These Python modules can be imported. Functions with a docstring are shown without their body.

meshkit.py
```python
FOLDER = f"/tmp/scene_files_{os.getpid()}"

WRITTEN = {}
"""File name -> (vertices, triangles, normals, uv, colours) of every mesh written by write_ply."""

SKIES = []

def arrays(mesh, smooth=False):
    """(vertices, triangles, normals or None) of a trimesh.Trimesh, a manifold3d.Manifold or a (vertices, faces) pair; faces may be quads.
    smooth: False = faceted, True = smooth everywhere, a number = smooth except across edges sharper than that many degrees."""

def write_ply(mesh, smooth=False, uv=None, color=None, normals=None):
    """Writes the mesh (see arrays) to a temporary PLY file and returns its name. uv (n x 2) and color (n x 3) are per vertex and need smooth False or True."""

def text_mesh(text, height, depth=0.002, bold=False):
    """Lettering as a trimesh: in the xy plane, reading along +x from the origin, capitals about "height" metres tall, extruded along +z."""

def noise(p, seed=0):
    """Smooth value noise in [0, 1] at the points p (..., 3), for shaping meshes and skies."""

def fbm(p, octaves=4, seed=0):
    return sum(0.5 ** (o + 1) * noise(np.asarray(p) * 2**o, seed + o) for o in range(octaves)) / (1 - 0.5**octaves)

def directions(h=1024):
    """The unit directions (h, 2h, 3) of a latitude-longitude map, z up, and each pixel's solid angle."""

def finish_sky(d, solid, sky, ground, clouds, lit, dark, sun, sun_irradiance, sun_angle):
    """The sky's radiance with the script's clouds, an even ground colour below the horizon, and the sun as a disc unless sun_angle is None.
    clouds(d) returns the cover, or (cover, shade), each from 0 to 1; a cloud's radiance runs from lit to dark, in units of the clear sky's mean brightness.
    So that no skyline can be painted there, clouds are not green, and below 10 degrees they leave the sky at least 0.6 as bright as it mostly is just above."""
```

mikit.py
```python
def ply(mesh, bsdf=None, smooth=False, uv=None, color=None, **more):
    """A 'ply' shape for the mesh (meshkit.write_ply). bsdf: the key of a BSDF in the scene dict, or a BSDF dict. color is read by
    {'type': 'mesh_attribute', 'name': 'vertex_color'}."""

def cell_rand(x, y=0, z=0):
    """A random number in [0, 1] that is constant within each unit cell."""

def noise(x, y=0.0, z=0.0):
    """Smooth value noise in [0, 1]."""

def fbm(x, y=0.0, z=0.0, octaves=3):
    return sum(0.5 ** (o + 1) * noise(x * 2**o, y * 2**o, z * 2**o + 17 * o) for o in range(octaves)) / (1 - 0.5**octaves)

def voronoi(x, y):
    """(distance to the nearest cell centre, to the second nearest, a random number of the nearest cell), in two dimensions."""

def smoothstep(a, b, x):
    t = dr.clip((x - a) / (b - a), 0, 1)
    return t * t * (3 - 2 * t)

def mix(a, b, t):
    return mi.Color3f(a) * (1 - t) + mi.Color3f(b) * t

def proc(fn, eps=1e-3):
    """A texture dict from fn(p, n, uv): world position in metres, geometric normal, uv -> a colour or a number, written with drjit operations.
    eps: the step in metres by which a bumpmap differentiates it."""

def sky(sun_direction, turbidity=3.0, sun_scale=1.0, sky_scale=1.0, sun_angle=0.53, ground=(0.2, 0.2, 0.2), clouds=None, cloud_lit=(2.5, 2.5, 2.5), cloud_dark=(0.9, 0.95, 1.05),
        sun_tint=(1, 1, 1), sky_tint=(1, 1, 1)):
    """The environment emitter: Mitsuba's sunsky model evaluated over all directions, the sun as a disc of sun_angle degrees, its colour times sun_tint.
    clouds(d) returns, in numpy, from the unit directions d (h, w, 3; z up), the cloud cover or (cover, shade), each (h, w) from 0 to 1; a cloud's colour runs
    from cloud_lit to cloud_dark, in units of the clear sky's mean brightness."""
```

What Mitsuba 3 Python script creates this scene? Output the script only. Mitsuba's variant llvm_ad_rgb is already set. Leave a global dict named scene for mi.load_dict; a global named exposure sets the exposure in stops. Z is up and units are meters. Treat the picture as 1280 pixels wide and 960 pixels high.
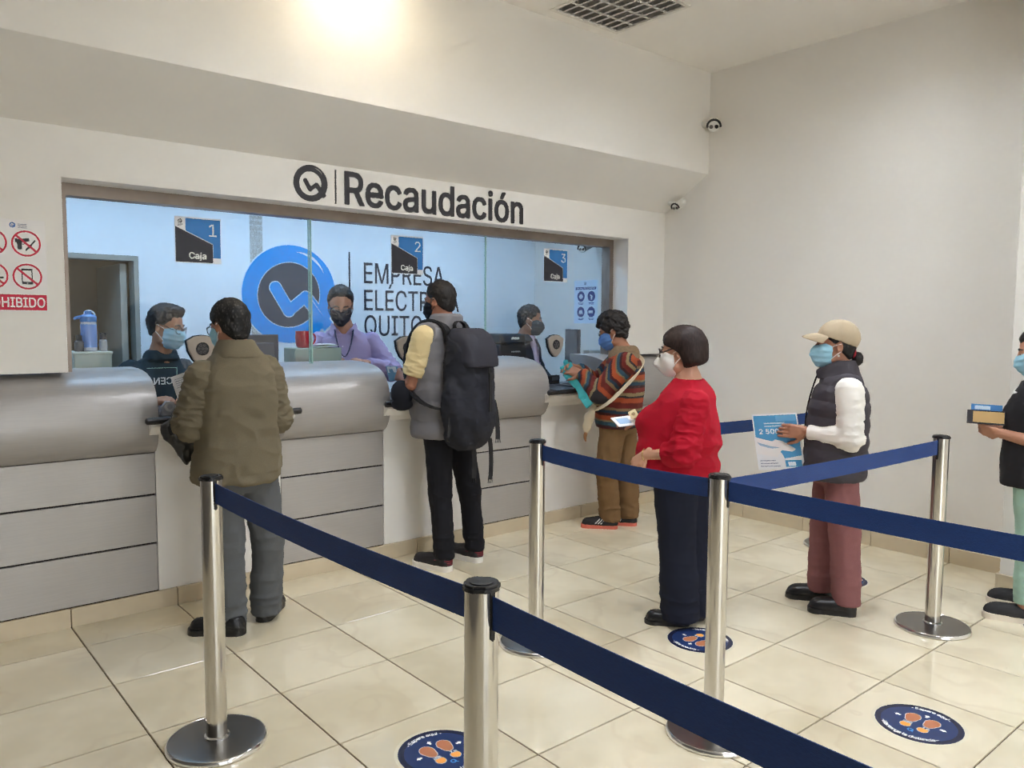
import math, random
import numpy as np
import trimesh, manifold3d as m3, mapbox_earcut
import shapely.geometry as sg
import drjit as dr
import mitsuba as mi
import mikit, meshkit
from shapely import affinity
from shapely.ops import unary_union
from mikit import proc, noise, fbm, cell_rand, smoothstep, mix

T = mi.ScalarTransform4f
scene, labels = {}, {}

# ---------------------------------------------------------------- camera, exposure, light
EYE = np.array([-0.7735, -3.9525, 1.4977])
scene['camera'] = {'type': 'perspective', 'fov': 65.956, 'fov_axis': 'x', 'near_clip': 0.05, 'far_clip': 100.0,
                   'to_world': T().look_at(origin=EYE.tolist(), target=(EYE + [0.64208, 0.76267, -0.07793]).tolist(), up=[0.04539, 0.06365, 0.99694])}
exposure = 0.0
LOBBY = [42.0, 45.0, 49.0]     # radiance of the lobby's ceiling panels
DAYLIGHT = [3.0, 3.25, 3.5]     # frosted window in the wall behind the viewer's left
BOOTH = [7.4, 12.0, 17.4]        # cool tubes behind the counter
SPOT = [800, 670, 460]     # warm halogen downlight by the bulkhead


def lin(r, g, b):
    return [float(((c / 255 + 0.055) / 1.055) ** 2.4) if c > 10 else c / 255 / 12.92 for c in (r, g, b)]


def rgb(c):
    return {'type': 'rgb', 'value': [float(x) for x in c]}


def mat(name, color, rough=0.6, metal=0.0, spec=0.5, **kw):
    d = {'type': 'principled', 'base_color': color if isinstance(color, dict) else rgb(color), 'roughness': rough if isinstance(rough, dict) else float(rough), 'specular': float(spec)}
    if metal:
        d['metallic'] = float(metal)
    d.update(kw)
    scene['mat_' + name] = {'type': 'twosided', 'bsdf': d}
    return 'mat_' + name


def M(r, g, b, rough=0.7, metal=0.0, spec=0.4):
    """A plain material by its sRGB colour; equal calls share one entry."""
    name = f'plain_{r}_{g}_{b}_{int(rough * 100)}_{int(metal * 100)}_{int(spec * 100)}'
    if 'mat_' + name not in scene:
        mat(name, lin(r, g, b), rough, metal, spec)
    return 'mat_' + name


_used = {}


def key_of(name):
    n = _used.get(name, 0)
    _used[name] = n + 1
    return name if n == 0 else f'{name}_{n:03d}'


def thing(name, label, cat, group=None, kind=None):
    k = key_of(name)
    labels[k] = {'label': label, 'category': cat}
    if group:
        labels[k]['group'] = group
    if kind:
        labels[k]['kind'] = kind
    return k


def put(parent, name, mesh, m, smooth=False, label=None, **kw):
    k = key_of(parent + '__' + name)
    scene[k] = mikit.ply(mesh, m, smooth, **kw)
    if label:
        labels[k] = {'label': label}
    return k


def single(name, label, cat, mesh, m, smooth=False, group=None, **kw):
    k = thing(name, label, cat, group)
    scene[k] = mikit.ply(mesh, m, smooth, **kw)
    return k


def structure(name, mesh, m, label=None, smooth=False):
    k = key_of(name)
    scene[k] = mikit.ply(mesh, m, smooth)
    labels[k] = {'kind': 'structure', 'label': label or name.replace('_', ' ') + ' of the hall'}
    return k


# ---------------------------------------------------------------- mesh helpers
def box(x0, x1, y0, y1, z0, z1):
    m = trimesh.creation.box([x1 - x0, y1 - y0, z1 - z0])
    m.apply_translation([(x0 + x1) / 2, (y0 + y1) / 2, (z0 + z1) / 2])
    return m


def cbox(x0, x1, y0, y1, z0, z1, c=0.004):
    """A box with its edges chamfered by c."""
    p = []
    for x, sx in ((x0, 1), (x1, -1)):
        for y, sy in ((y0, 1), (y1, -1)):
            for z, sz in ((z0, 1), (z1, -1)):
                p += [[x + c * sx, y + c * sy, z], [x + c * sx, y, z + c * sz], [x, y + c * sy, z + c * sz]]
    return trimesh.convex.convex_hull(np.array(p))


def join(*ms):
    return trimesh.util.concatenate([m for m in ms if m is not None])


def xform(m, mat4):
    m = m.copy()
    m.apply_transform(mat4)
    return m


def mat4(X, Y, Z, o):
    a = np.eye(4)
    a[:3, 0], a[:3, 1], a[:3, 2], a[:3, 3] = X, Y, Z, o
    return a


def on_front(m, x, y, z):
    """Flat work drawn in xy (x right, y up, +z towards the viewer) stood on a plane that faces -y, its origin at (x, y, z)."""
    return xform(m, mat4([1, 0, 0], [0, 0, 1], [0, -1, 0], [x, y, z]))


def on_west(m, x, y, z):
    """The same on a plane that faces -x."""
    return xform(m, mat4([0, -1, 0], [0, 0, 1], [-1, 0, 0], [x, y, z]))


def extrude(poly, depth, z=0.0):
    ms = [trimesh.creation.extrude_polygon(g, depth, engine='earcut') for g in getattr(poly, 'geoms', [poly]) if g.area > 1e-9]
    m = join(*ms)
    if z:
        m.apply_translation([0, 0, z])
    return m


def lathe(profile, n=32):
    m = trimesh.creation.revolve(np.array(profile, float), sections=n)
    return m


def tube(points, r, sides=8, closed=False, flat=None):
    """A swept tube; r a number or one per point; flat = (width factor, height factor)."""
    p = np.asarray(points, float)
    n = len(p)
    r = np.broadcast_to(np.asarray(r, float), (n,))
    t = np.roll(p, -1, 0) - np.roll(p, 1, 0) if closed else np.gradient(p, axis=0)
    t /= np.linalg.norm(t, axis=1, keepdims=True) + 1e-12
    ref = np.array([0, 0, 1.0]) if abs(t[:, 2]).mean() < 0.8 else np.array([1.0, 0, 0])
    a = np.cross(t, ref)
    a /= np.linalg.norm(a, axis=1, keepdims=True) + 1e-12
    b = np.cross(a, t)
    ang = np.arange(sides) * 2 * np.pi / sides
    fx, fy = flat or (1, 1)
    v = p[:, None] + r[:, None, None] * (fx * np.cos(ang)[None, :, None] * a[:, None] + fy * np.sin(ang)[None, :, None] * b[:, None])
    f = []
    m = n if closed else n - 1
    for i in range(m):
        for j in range(sides):
            i2, j2 = (i + 1) % n, (j + 1) % sides
            f += [[i * sides + j, i * sides + j2, i2 * sides + j2], [i * sides + j, i2 * sides + j2, i2 * sides + j]]
    v = v.reshape(-1, 3)
    if not closed:
        v = np.vstack([v, p[0], p[-1]])
        for j in range(sides):
            j2 = (j + 1) % sides
            f += [[n * sides, j2, j], [n * sides + 1, (n - 1) * sides + j, (n - 1) * sides + j2]]
    return trimesh.Trimesh(v, f, process=False)


def spline(points, n=24):
    from scipy.interpolate import CubicSpline
    p = np.asarray(points, float)
    s = np.concatenate([[0], np.cumsum(np.linalg.norm(np.diff(p, axis=0), axis=1))])
    return CubicSpline(s, p)(np.linspace(0, s[-1], n))


def ribbon(points, width_dir, w, th):
    """A flat strap: the path swept with a w x th section, its width along width_dir."""
    p = np.asarray(points, float)
    n = len(p)
    t = np.gradient(p, axis=0)
    t /= np.linalg.norm(t, axis=1, keepdims=True)
    wd = np.broadcast_to(np.asarray(width_dir, float), (n, 3)).copy()
    wd -= t * (wd * t).sum(1, keepdims=True)
    wd /= np.linalg.norm(wd, axis=1, keepdims=True)
    nn = np.cross(t, wd)
    w = np.broadcast_to(np.asarray(w, float), (n,))[:, None]
    c = [p - wd * w / 2 - nn * th / 2, p + wd * w / 2 - nn * th / 2, p + wd * w / 2 + nn * th / 2, p - wd * w / 2 + nn * th / 2]
    v = np.stack(c, 1).reshape(-1, 3)
    f = []
    for i in range(n - 1):
        for j in range(4):
            a, b = i * 4 + j, i * 4 + (j + 1) % 4
            f += [[a, b, b + 4], [a, b + 4, a + 4]]
    f += [[0, 2, 1], [0, 3, 2], [4 * n - 4, 4 * n - 3, 4 * n - 2], [4 * n - 4, 4 * n - 2, 4 * n - 1]]
    m = trimesh.Trimesh(v, f, process=False)
    trimesh.repair.fix_normals(m)
    return m


def text(s, height, depth=0.001, bold=False, width=None, center=False):
    m = meshkit.text_mesh(s, height, depth, bold)
    if width:
        b = m.bounds
        m.apply_translation([-b[0, 0], 0, 0])
        m.apply_scale([width / (b[1, 0] - b[0, 0]), 1, 1])
    if center:
        b = m.bounds
        m.apply_translation([-(b[0, 0] + b[1, 0]) / 2, -(b[0, 1] + b[1, 1]) / 2, 0])
    return m


def arc_text(s, height, radius, mid_deg, depth=0.0004, inside=False, step=0.78, bold=True):
    """Letters set along a circle: reading clockwise over its top, or (inside) along its bottom, upright."""
    ws = [(0.36 if c in ' ' else 0.42 if c in "ilíj'." else 0.5 if c in 'trf-' else 1.25 if c in 'mM' else 0.9) * height * step * 1.05 for c in s]
    total, at, out = sum(ws), 0.0, []
    for c, w in zip(s, ws):
        a = (at + w / 2 - total / 2) / radius
        at += w
        if c == ' ':
            continue
        g = meshkit.text_mesh(c, height, depth, bold)
        g.apply_translation([-(g.bounds[0, 0] + g.bounds[1, 0]) / 2, 0, 0])
        th = math.radians(mid_deg) + (a if inside else -a)
        rot = th + math.pi / 2 if inside else th - math.pi / 2
        r = radius + (0 if not inside else height * 0.72)
        r = radius if not inside else radius
        g.apply_transform(trimesh.transformations.rotation_matrix(rot, [0, 0, 1]))
        g.apply_translation([r * math.cos(th), r * math.sin(th), 0])
        out.append(g)
    return join(*out)


def circle(x, y, r, n=48):
    return sg.Point(x, y).buffer(r, quad_segs=n // 4)


def ring(x, y, r0, r1, n=64):
    return circle(x, y, r1, n).difference(circle(x, y, r0, n))


def stroke(pts, w, cap=1, joinstyle=1):
    return sg.LineString(pts).buffer(w / 2, cap_style=cap, join_style=joinstyle)

# ---------------------------------------------------------------- materials of the setting
def tile_color(p, n, uv):
    cx, cy = dr.floor(p.x * 2), dr.floor(p.y * 2)
    tone = cell_rand(cx, cy, 3)
    w = fbm(p.x * 3 + cell_rand(cx, cy, 1) * 30, p.y * 3 + cell_rand(cx, cy, 2) * 30, 0.0, 4)
    ridge = 1 - dr.abs(2 * fbm(p.x * 2.2 + 40 * cell_rand(cx, cy, 5) + w, p.y * 2.2 + w * 1.5, 5.0, 3) - 1)
    vein = smoothstep(0.9, 1.0, ridge)
    c = mix(lin(200, 189, 163), lin(214, 204, 180), smoothstep(0.3, 0.7, w))
    c = mix(c, lin(184, 168, 142), vein * 0.2)
    return c * (0.97 + 0.04 * tone)


def wall_color(p, n, uv):
    w = fbm(p.x * 1.3, p.y * 1.3, p.z * 1.3, 2)
    return mix(lin(225, 221, 215), lin(230, 227, 221), w)


def brushed(p, n, uv):
    g = noise(p.x * 12, p.y * 300, p.z * 420)
    return mix(lin(172, 168, 165), lin(178, 174, 171), g)


mat('tile', proc(tile_color), 0.085, spec=0.5)
mat('base_tile', proc(lambda p, n, uv: mix(lin(196, 180, 152), lin(214, 200, 174), fbm(p.x * 5, p.y * 5, p.z * 9, 3))), 0.3)
mat('grout', lin(84, 68, 54), 0.9)
mat('wall', proc(wall_color), 0.75, spec=0.25)
mat('booth_wall', lin(232, 238, 242), 0.6, spec=0.3)
mat('panel', proc(brushed), 0.42, metal=0.35, spec=0.5)
mat('roll', proc(lambda p, n, uv: mix(lin(163, 159, 157), lin(169, 165, 162), noise(p.x * 14, p.y * 200, p.z * 260))), 0.38, metal=0.3, spec=0.5)
mat('desk_white', lin(236, 233, 228), 0.5)
mat('steel', lin(206, 203, 198), 0.11, metal=1.0)
mat('steel_base', lin(150, 148, 146), 0.3, metal=1.0)
mat('chrome', lin(225, 225, 225), 0.07, metal=1.0)
mat('frame_metal', proc(lambda p, n, uv: mix(lin(122, 108, 98), lin(150, 138, 128), fbm(p.x * 9, p.y * 40, p.z * 9, 3))), 0.4, metal=0.6)
mat('glass_edge', lin(150, 186, 176), 0.15, spec=0.6)
mat('belt', proc(lambda p, n, uv: mix(lin(22, 48, 100), lin(30, 60, 118), noise(p.x * 250, p.y * 250, p.z * 900))), 0.55, spec=0.35)
BLACK = M(22, 22, 24, 0.35)
MATT = M(28, 28, 30, 0.6)
WHITE = M(238, 238, 236, 0.55)
scene['mat_pane'] = {'type': 'thindielectric', 'int_ior': 1.5}

XL, XR, YB, YF, ZC = -1.9, 4.5, -8.0, 0.34, 3.455
LAMPS = [(3.0, -0.49), (3.2, -1.75), (1.3, -1.75), (3.2, -4.8), (1.3, -4.3), (3.2, -6.8), (1.3, -6.6)]
# ---------------------------------------------------------------- floor: a screed slab and every tile on it
fl = structure('floor', box(XL - 0.2, XR + 0.2, YB - 0.2, 2.2, -0.12, -0.006), 'mat_grout', 'beige polished tile floor of the hall')
g = 0.0029
for i in range(-4, 9):
    for j in range(-16, 1):
        x0, x1, y0, y1 = i * 0.5, i * 0.5 + 0.5, j * 0.5, min(j * 0.5 + 0.5, 0.30)
        put(fl, 'tile', cbox(x0 + g, x1 - g, y0 + g, y1 - (g if y1 < 0.3 else 0), -0.01, 0.0, 0.0012), 'mat_tile')
put(fl, 'booth_covering', box(XL, XR, 0.36, 1.98, -0.008, 0.0), M(150, 150, 150))

# ---------------------------------------------------------------- walls, bulkhead, ceilings
OX0, OX1, OZ1 = 0.037, 4.05, 2.172
structure('wall_front', join(box(XL, OX0, YF, 0.5, 1.243, ZC), box(OX1, XR, YF, 0.5, 1.243, ZC), box(OX0, OX1, YF, 0.5, OZ1, ZC)), 'mat_wall', 'white front wall with the long glazed opening')
structure('wall_front_base', box(XL, -1.602, YF, 0.5, 0, 1.243), 'mat_wall', 'white front wall below the window line, beyond the counters')
bulk = trimesh.creation.extrude_polygon(sg.Polygon([(0.0, 0.0), (0.425, -0.265), (0.425, 0.78), (0, 0.78)]), XR - XL, engine='earcut')
bulk = xform(bulk, mat4([0, 1, 0], [0, 0, 1], [1, 0, 0], [XL, -0.085, 2.675]))
structure('wall_bulkhead', bulk, 'mat_wall', 'deep white bulkhead with a sloping soffit above the counters')
structure('wall_right', box(XR, XR + 0.15, YB, 2.13, 0, ZC), 'mat_wall', 'plain white side wall')
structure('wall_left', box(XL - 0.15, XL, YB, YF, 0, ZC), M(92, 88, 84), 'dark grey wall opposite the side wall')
cp = sg.box(XL - 0.15, YB, XR + 0.15, YF)
for x, y in LAMPS:
    cp = cp.difference(sg.box(x - 0.30, y - 0.30, x + 0.30, y + 0.30))
structure('ceiling', join(extrude(cp, 0.15, ZC), *[box(x - 0.32, x + 0.32, y - 0.32, y + 0.32, ZC + 0.13, ZC + 0.16) for x, y in LAMPS]), 'mat_wall', 'flat white ceiling')
structure('wall_back', join(box(XL, XR, YB - 0.15, YB, 0, 0.15), box(XL, XR, YB - 0.15, YB, 2.9, ZC), box(1.35, XR, YB - 0.15, YB, 0.15, 2.9), box(XL, -1.75, YB - 0.15, YB, 0.15, 2.9)), 'mat_wall', 'wall behind the queue with the entrance glazing')
k = structure('window_2', join(*[box(-1.75 + 0.775 * q - 0.02, -1.75 + 0.775 * q + 0.02, YB - 0.10, YB - 0.02, 0.15, 2.9) for q in range(5)]), M(120, 120, 120), 'frosted daylight glazing behind the viewer')
for q in range(4):
    put(k, 'pane', box(-1.73 + 0.775 * q, -0.995 + 0.775 * q, YB - 0.08, YB - 0.06, 0.15, 2.9), M(230, 230, 230), emitter={'type': 'area', 'radiance': rgb(DAYLIGHT)})
structure('wall_pillar', cbox(4.155, XR, -2.95, -2.39, 0, ZC, 0.004), 'mat_wall', 'white pillar standing out of the side wall')
# the booth behind the glass
DX0, DX1, DZ = 0.30, 0.80, 1.94
YBW = 1.97
structure('wall_booth', join(box(XL, DX0, YBW, YBW + 0.12, 0, 2.75), box(DX1, XR, YBW, YBW + 0.12, 0, 2.75), box(DX0, DX1, YBW, YBW + 0.12, DZ, 2.75)), 'mat_booth_wall', 'pale wall at the back of the cashier booth')
structure('wall_booth_side', box(-1.72, -1.605, 0.5, YBW, 0, 2.75), 'mat_booth_wall', 'pale end wall of the cashier booth')
structure('ceiling_booth', box(-1.65, XR, 0.5, YBW + 0.1, 2.62, 2.75), 'mat_booth_wall', 'low ceiling of the cashier booth')
# the doorway at the booth's back: a lit-down passage with a door leaf standing open
structure('wall_passage', join(box(-0.2, 1.6, 3.2, 3.3, 0, 2.6), box(-0.3, -0.2, YBW, 3.3, 0, 2.6), box(1.6, 1.7, YBW, 3.3, 0, 2.6), box(-0.3, 1.7, YBW, 3.3, 2.5, 2.6), box(-0.3, 1.7, YBW, 3.3, -0.05, 0)), M(150, 142, 128), 'dim passage behind the booth door')
dk = structure('door_1', cbox(DX1 - 0.10, DX1 - 0.055, YBW + 0.08, YBW + 0.75, 0.01, DZ - 0.05, 0.004), M(172, 172, 162, 0.3), 'pale grey door leaf standing open in the booth doorway')
put(dk, 'frame', join(box(DX1 - 0.03, DX1, YBW - 0.01, YBW + 0.13, 0, DZ), box(DX0, DX0 + 0.03, YBW - 0.01, YBW + 0.13, 0, DZ), box(DX0, DX1, YBW - 0.01, YBW + 0.13, DZ - 0.035, DZ)), M(150, 150, 142, 0.4))
put(dk, 'cabinet_panel', cbox(DX0 + 0.05, DX0 + 0.16, 2.9, 3.15, 0.0, 1.72, 0.004), M(196, 180, 140))

# ---------------------------------------------------------------- baseboards, piece by piece
bb = structure('baseboard_front', box(-1.6, XR, 0.306, 0.33, 0.0, 0.09), 'mat_grout', 'beige tile skirting along the counters')
for i in range(-3, 9):
    put(bb, 'tile', cbox(i * 0.5 + 0.002, i * 0.5 + 0.498, 0.288, 0.307, 0.0, 0.092, 0.0015), 'mat_base_tile')
br = structure('baseboard_right', box(XR - 0.006, XR, -2.39, 0.29, 0, 0.09), 'mat_grout', 'beige tile skirting along the side wall')
for j in range(-6, 1):
    y0, y1 = max(j * 0.5 + 0.002, -2.388), min(j * 0.5 + 0.498, 0.286)
    if y1 - y0 > 0.05:
        put(br, 'tile', cbox(XR - 0.018, XR - 0.005, y0, y1, 0, 0.1, 0.0015), 'mat_base_tile')
bp = structure('baseboard_pillar', box(4.15, 4.156, -2.95, -2.39, 0, 0.09), 'mat_grout', 'beige tile skirting round the pillar')
put(bp, 'tile', cbox(4.138, 4.152, -2.95, -2.376, 0, 0.1, 0.0015), 'mat_base_tile')
put(bp, 'tile', cbox(4.154, 4.48, -2.389, -2.376, 0, 0.1, 0.0015), 'mat_base_tile')

# ---------------------------------------------------------------- counter: steel-faced units, white cashier desks between them
ROLL = spline([(0.330, 0.822), (0.285, 0.826), (0.240, 0.875), (0.214, 0.96), (0.218, 1.04), (0.245, 1.125), (0.315, 1.192), (0.42, 1.226), (0.56, 1.240), (0.70, 1.243)], 30)


def roll_mesh(x0, x1):
    outline = [tuple(q) for q in ROLL] + [(0.70, 1.20)] + [(0.34, 0.90)]
    m = trimesh.creation.extrude_polygon(sg.Polygon(outline), x1 - x0, engine='earcut')
    return xform(m, mat4([0, 1, 0], [0, 0, 1], [1, 0, 0], [x0, 0, 0]))


UNITS = [(-1.6, 0.41, 'long steel-faced counter unit below the prohibition notice'), (1.085, 1.76, 'steel-faced counter unit between the first and second cashier desks'),
         (2.43, 3.09, 'steel-faced counter unit between the second and third cashier desks'), (3.76, 4.498, 'steel-faced counter unit in the corner by the side wall')]
for x0, x1, lab in UNITS:
    u = thing('counter_unit', lab, 'counter', 'steel-faced counter units')
    put(u, 'carcass', box(x0 + 0.004, x1 - 0.004, 0.315, 0.40, 0.0, 1.17), M(46, 44, 44))
    put(u, 'cover', roll_mesh(x0, x1), 'mat_roll', 40, label='half-round brushed metal cover')
    for z0, z1 in ((0.097, 0.343), (0.352, 0.597), (0.606, 0.818)):
        put(u, 'panel', cbox(x0 + 0.002, x1 - 0.002, 0.300, 0.318, z0, z1, 0.002), 'mat_panel')
DESKS = [(0.41, 1.085, 'white cashier desk with black ledge where the man in the olive jacket stands'), (1.76, 2.43, 'white cashier desk with black ledge where the man with the backpack stands'),
         (3.09, 3.76, 'white cashier desk with black ledge where the man in the striped jacket stands')]
for x0, x1, lab in DESKS:
    u = thing('cashier_desk', lab, 'counter', 'white cashier desks')
    put(u, 'body', join(cbox(x0 + 0.001, x1 - 0.001, 0.301, 0.40, 0.093, 0.93, 0.002)), 'mat_desk_white')
    wm = [xform(trimesh.creation.extrude_polygon(sg.Polygon(q), b - a, engine='earcut'), mat4([0, 1, 0], [0, 0, 1], [1, 0, 0], [a, 0, 0])) for q, a, b in
          (([(0.301, 0.880), (0.301, 0.985), (0.165, 0.985), (0.165, 0.968)], x0 + 0.002, x1 - 0.002), ([(0.212, 0.922), (0.212, 0.985), (0.165, 0.985), (0.165, 0.968)], x0 - 0.05, x1 + 0.03))]
    put(u, 'bracket', join(*wm), 'mat_desk_white')
    ledge = sg.Polygon([(0.70, 0.985), (0.70, 1.018)] + [(0.140 + 0.017 * math.cos(a), 1.0015 + 0.0165 * math.sin(a)) for a in np.linspace(math.pi / 2, 1.5 * math.pi, 9)])
    lm = trimesh.creation.extrude_polygon(ledge, x1 - x0 - 0.004, engine='earcut')
    put(u, 'ledge', xform(lm, mat4([0, 1, 0], [0, 0, 1], [1, 0, 0], [x0 + 0.002, 0, 0])), M(60, 62, 66, 0.25), label='dark laminate writing top')
    nose = tube([[x0 - 0.085, 0.137, 1.001], [x0 - 0.08, 0.137, 1.001], [x1 + 0.05, 0.137, 1.001], [x1 + 0.055, 0.137, 1.001]], [0.010, 0.0175, 0.0175, 0.010], 12)
    put(u, 'nosing', nose, M(34, 32, 33, 0.3), 40, label='rounded black edge rail')
# desk inside the booth
wt = thing('worktop', 'grey worktop running inside the cashier booth behind the glass', 'worktop')
put(wt, 'slab', cbox(-1.5, 4.48, 0.705, 0.925, 0.94, 0.97, 0.003), M(120, 126, 130, 0.4))
for x in (-1.4, 0.36, 1.10, 2.42, 3.12, 4.40):
    put(wt, 'support', box(x, x + 0.03, 0.81, 0.91, 0, 0.94), M(150, 150, 150))

# ---------------------------------------------------------------- the glazing
GY = 0.545
gw = structure('window_1', join(box(OX0, OX0 + 0.048, 0.50, 0.59, 1.235, OZ1), box(OX1 - 0.042, OX1, 0.50, 0.59, 1.235, OZ1), box(OX0, OX1, 0.50, 0.59, 2.112, OZ1)), 'mat_frame_metal', 'long cashier window with a brownish metal frame')


def pane(x0, x1, cut):
    """A sheet down to the covers, with an arched service gap over each desk."""
    p = sg.box(x0, 1.232, x1, 2.112)
    m = trimesh.creation.triangulate_polygon(p, engine='earcut')
    v, f = m if isinstance(m, tuple) else (m.vertices, m.faces)
    v = np.column_stack([v[:, 0], np.full(len(v), GY), v[:, 1]])
    return trimesh.Trimesh(v, f, process=False)


for x0, x1 in ((OX0 + 0.048, 1.400), (1.412, 2.752), (2.760, OX1 - 0.042)):
    put(gw, 'pane', pane(x0, x1, None), 'mat_pane')
for x in (1.401, 1.3895, 2.752):
    put(gw, 'pane_edge', box(x, x + (0.009 if x != 1.3895 else 0.003), GY - 0.006, GY + 0.006, 1.232, 2.112), 'mat_glass_edge')

# ---------------------------------------------------------------- lamps


def louvre_lamp(x, y, label, single_blades):
    """A recessed square lamp: glowing panel high in the recess, an aluminium egg-crate below it that hides it from the side."""
    lv = thing('ceiling_light', label, 'ceiling light')
    h = 0.285
    put(lv, 'frame', join(box(x - h - 0.025, x + h + 0.025, y - h - 0.025, y - h, ZC - 0.006, ZC + 0.002), box(x - h - 0.025, x + h + 0.025, y + h, y + h + 0.025, ZC - 0.006, ZC + 0.002),
                          box(x - h - 0.025, x - h, y - h, y + h, ZC - 0.006, ZC + 0.002), box(x + h, x + h + 0.025, y - h, y + h, ZC - 0.006, ZC + 0.002)), M(214, 210, 202))
    put(lv, 'housing', join(box(x - h - 0.012, x - h, y - h - 0.012, y + h + 0.012, ZC, ZC + 0.12), box(x + h, x + h + 0.012, y - h - 0.012, y + h + 0.012, ZC, ZC + 0.12), box(x - h, x + h, y - h - 0.012, y - h, ZC, ZC + 0.12), box(x - h, x + h, y + h, y + h + 0.012, ZC, ZC + 0.12)), M(190, 188, 184, 0.5, 0.5))
    if single_blades:           # switched off: bare tubes under a bright tray
        put(lv, 'tray', box(x - h, x + h, y - h, y + h, ZC + 0.10, ZC + 0.105), M(206, 204, 200, 0.4, 0.4))
        for q in range(4):
            put(lv, 'tube', tube([[x - h + 0.02, y - 0.2137 + q * 0.1425, ZC + 0.082], [x + h - 0.02, y - 0.2137 + q * 0.1425, ZC + 0.082]], 0.012, 12), M(232, 230, 224, 0.3), 40)
    else:
        put(lv, 'tube_panel', box(x - h, x + h, y - h, y + h, ZC + 0.085, ZC + 0.095), M(236, 236, 236), emitter={'type': 'area', 'radiance': rgb(LOBBY)})
    ms = []
    nx, ny = (8, 4) if single_blades else (3, 2)
    for q in range(nx + 1):
        u = x - h + q * 2 * h / nx
        ms.append(('louvre', trimesh.convex.convex_hull([[u + s_ * w, v, z] for s_ in (-1, 1) for v in (y - h, y + h) for w, z in ((0.002, ZC + 0.062), (0.010, ZC + 0.001))])))
    for q in range(ny + 1):
        u = y - h + q * 2 * h / ny
        ms.append(('reflector', trimesh.convex.convex_hull([[v, u + s_ * w, z] for s_ in (-1, 1) for v in (x - h, x + h) for w, z in ((0.002, ZC + 0.064), (0.012, ZC + 0.0))])))
    if single_blades:
        for nm, m in ms:
            put(lv, nm, m, 'mat_louvre')
    else:
        put(lv, 'louvre', join(*[m for _, m in ms]), WHITE)


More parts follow.
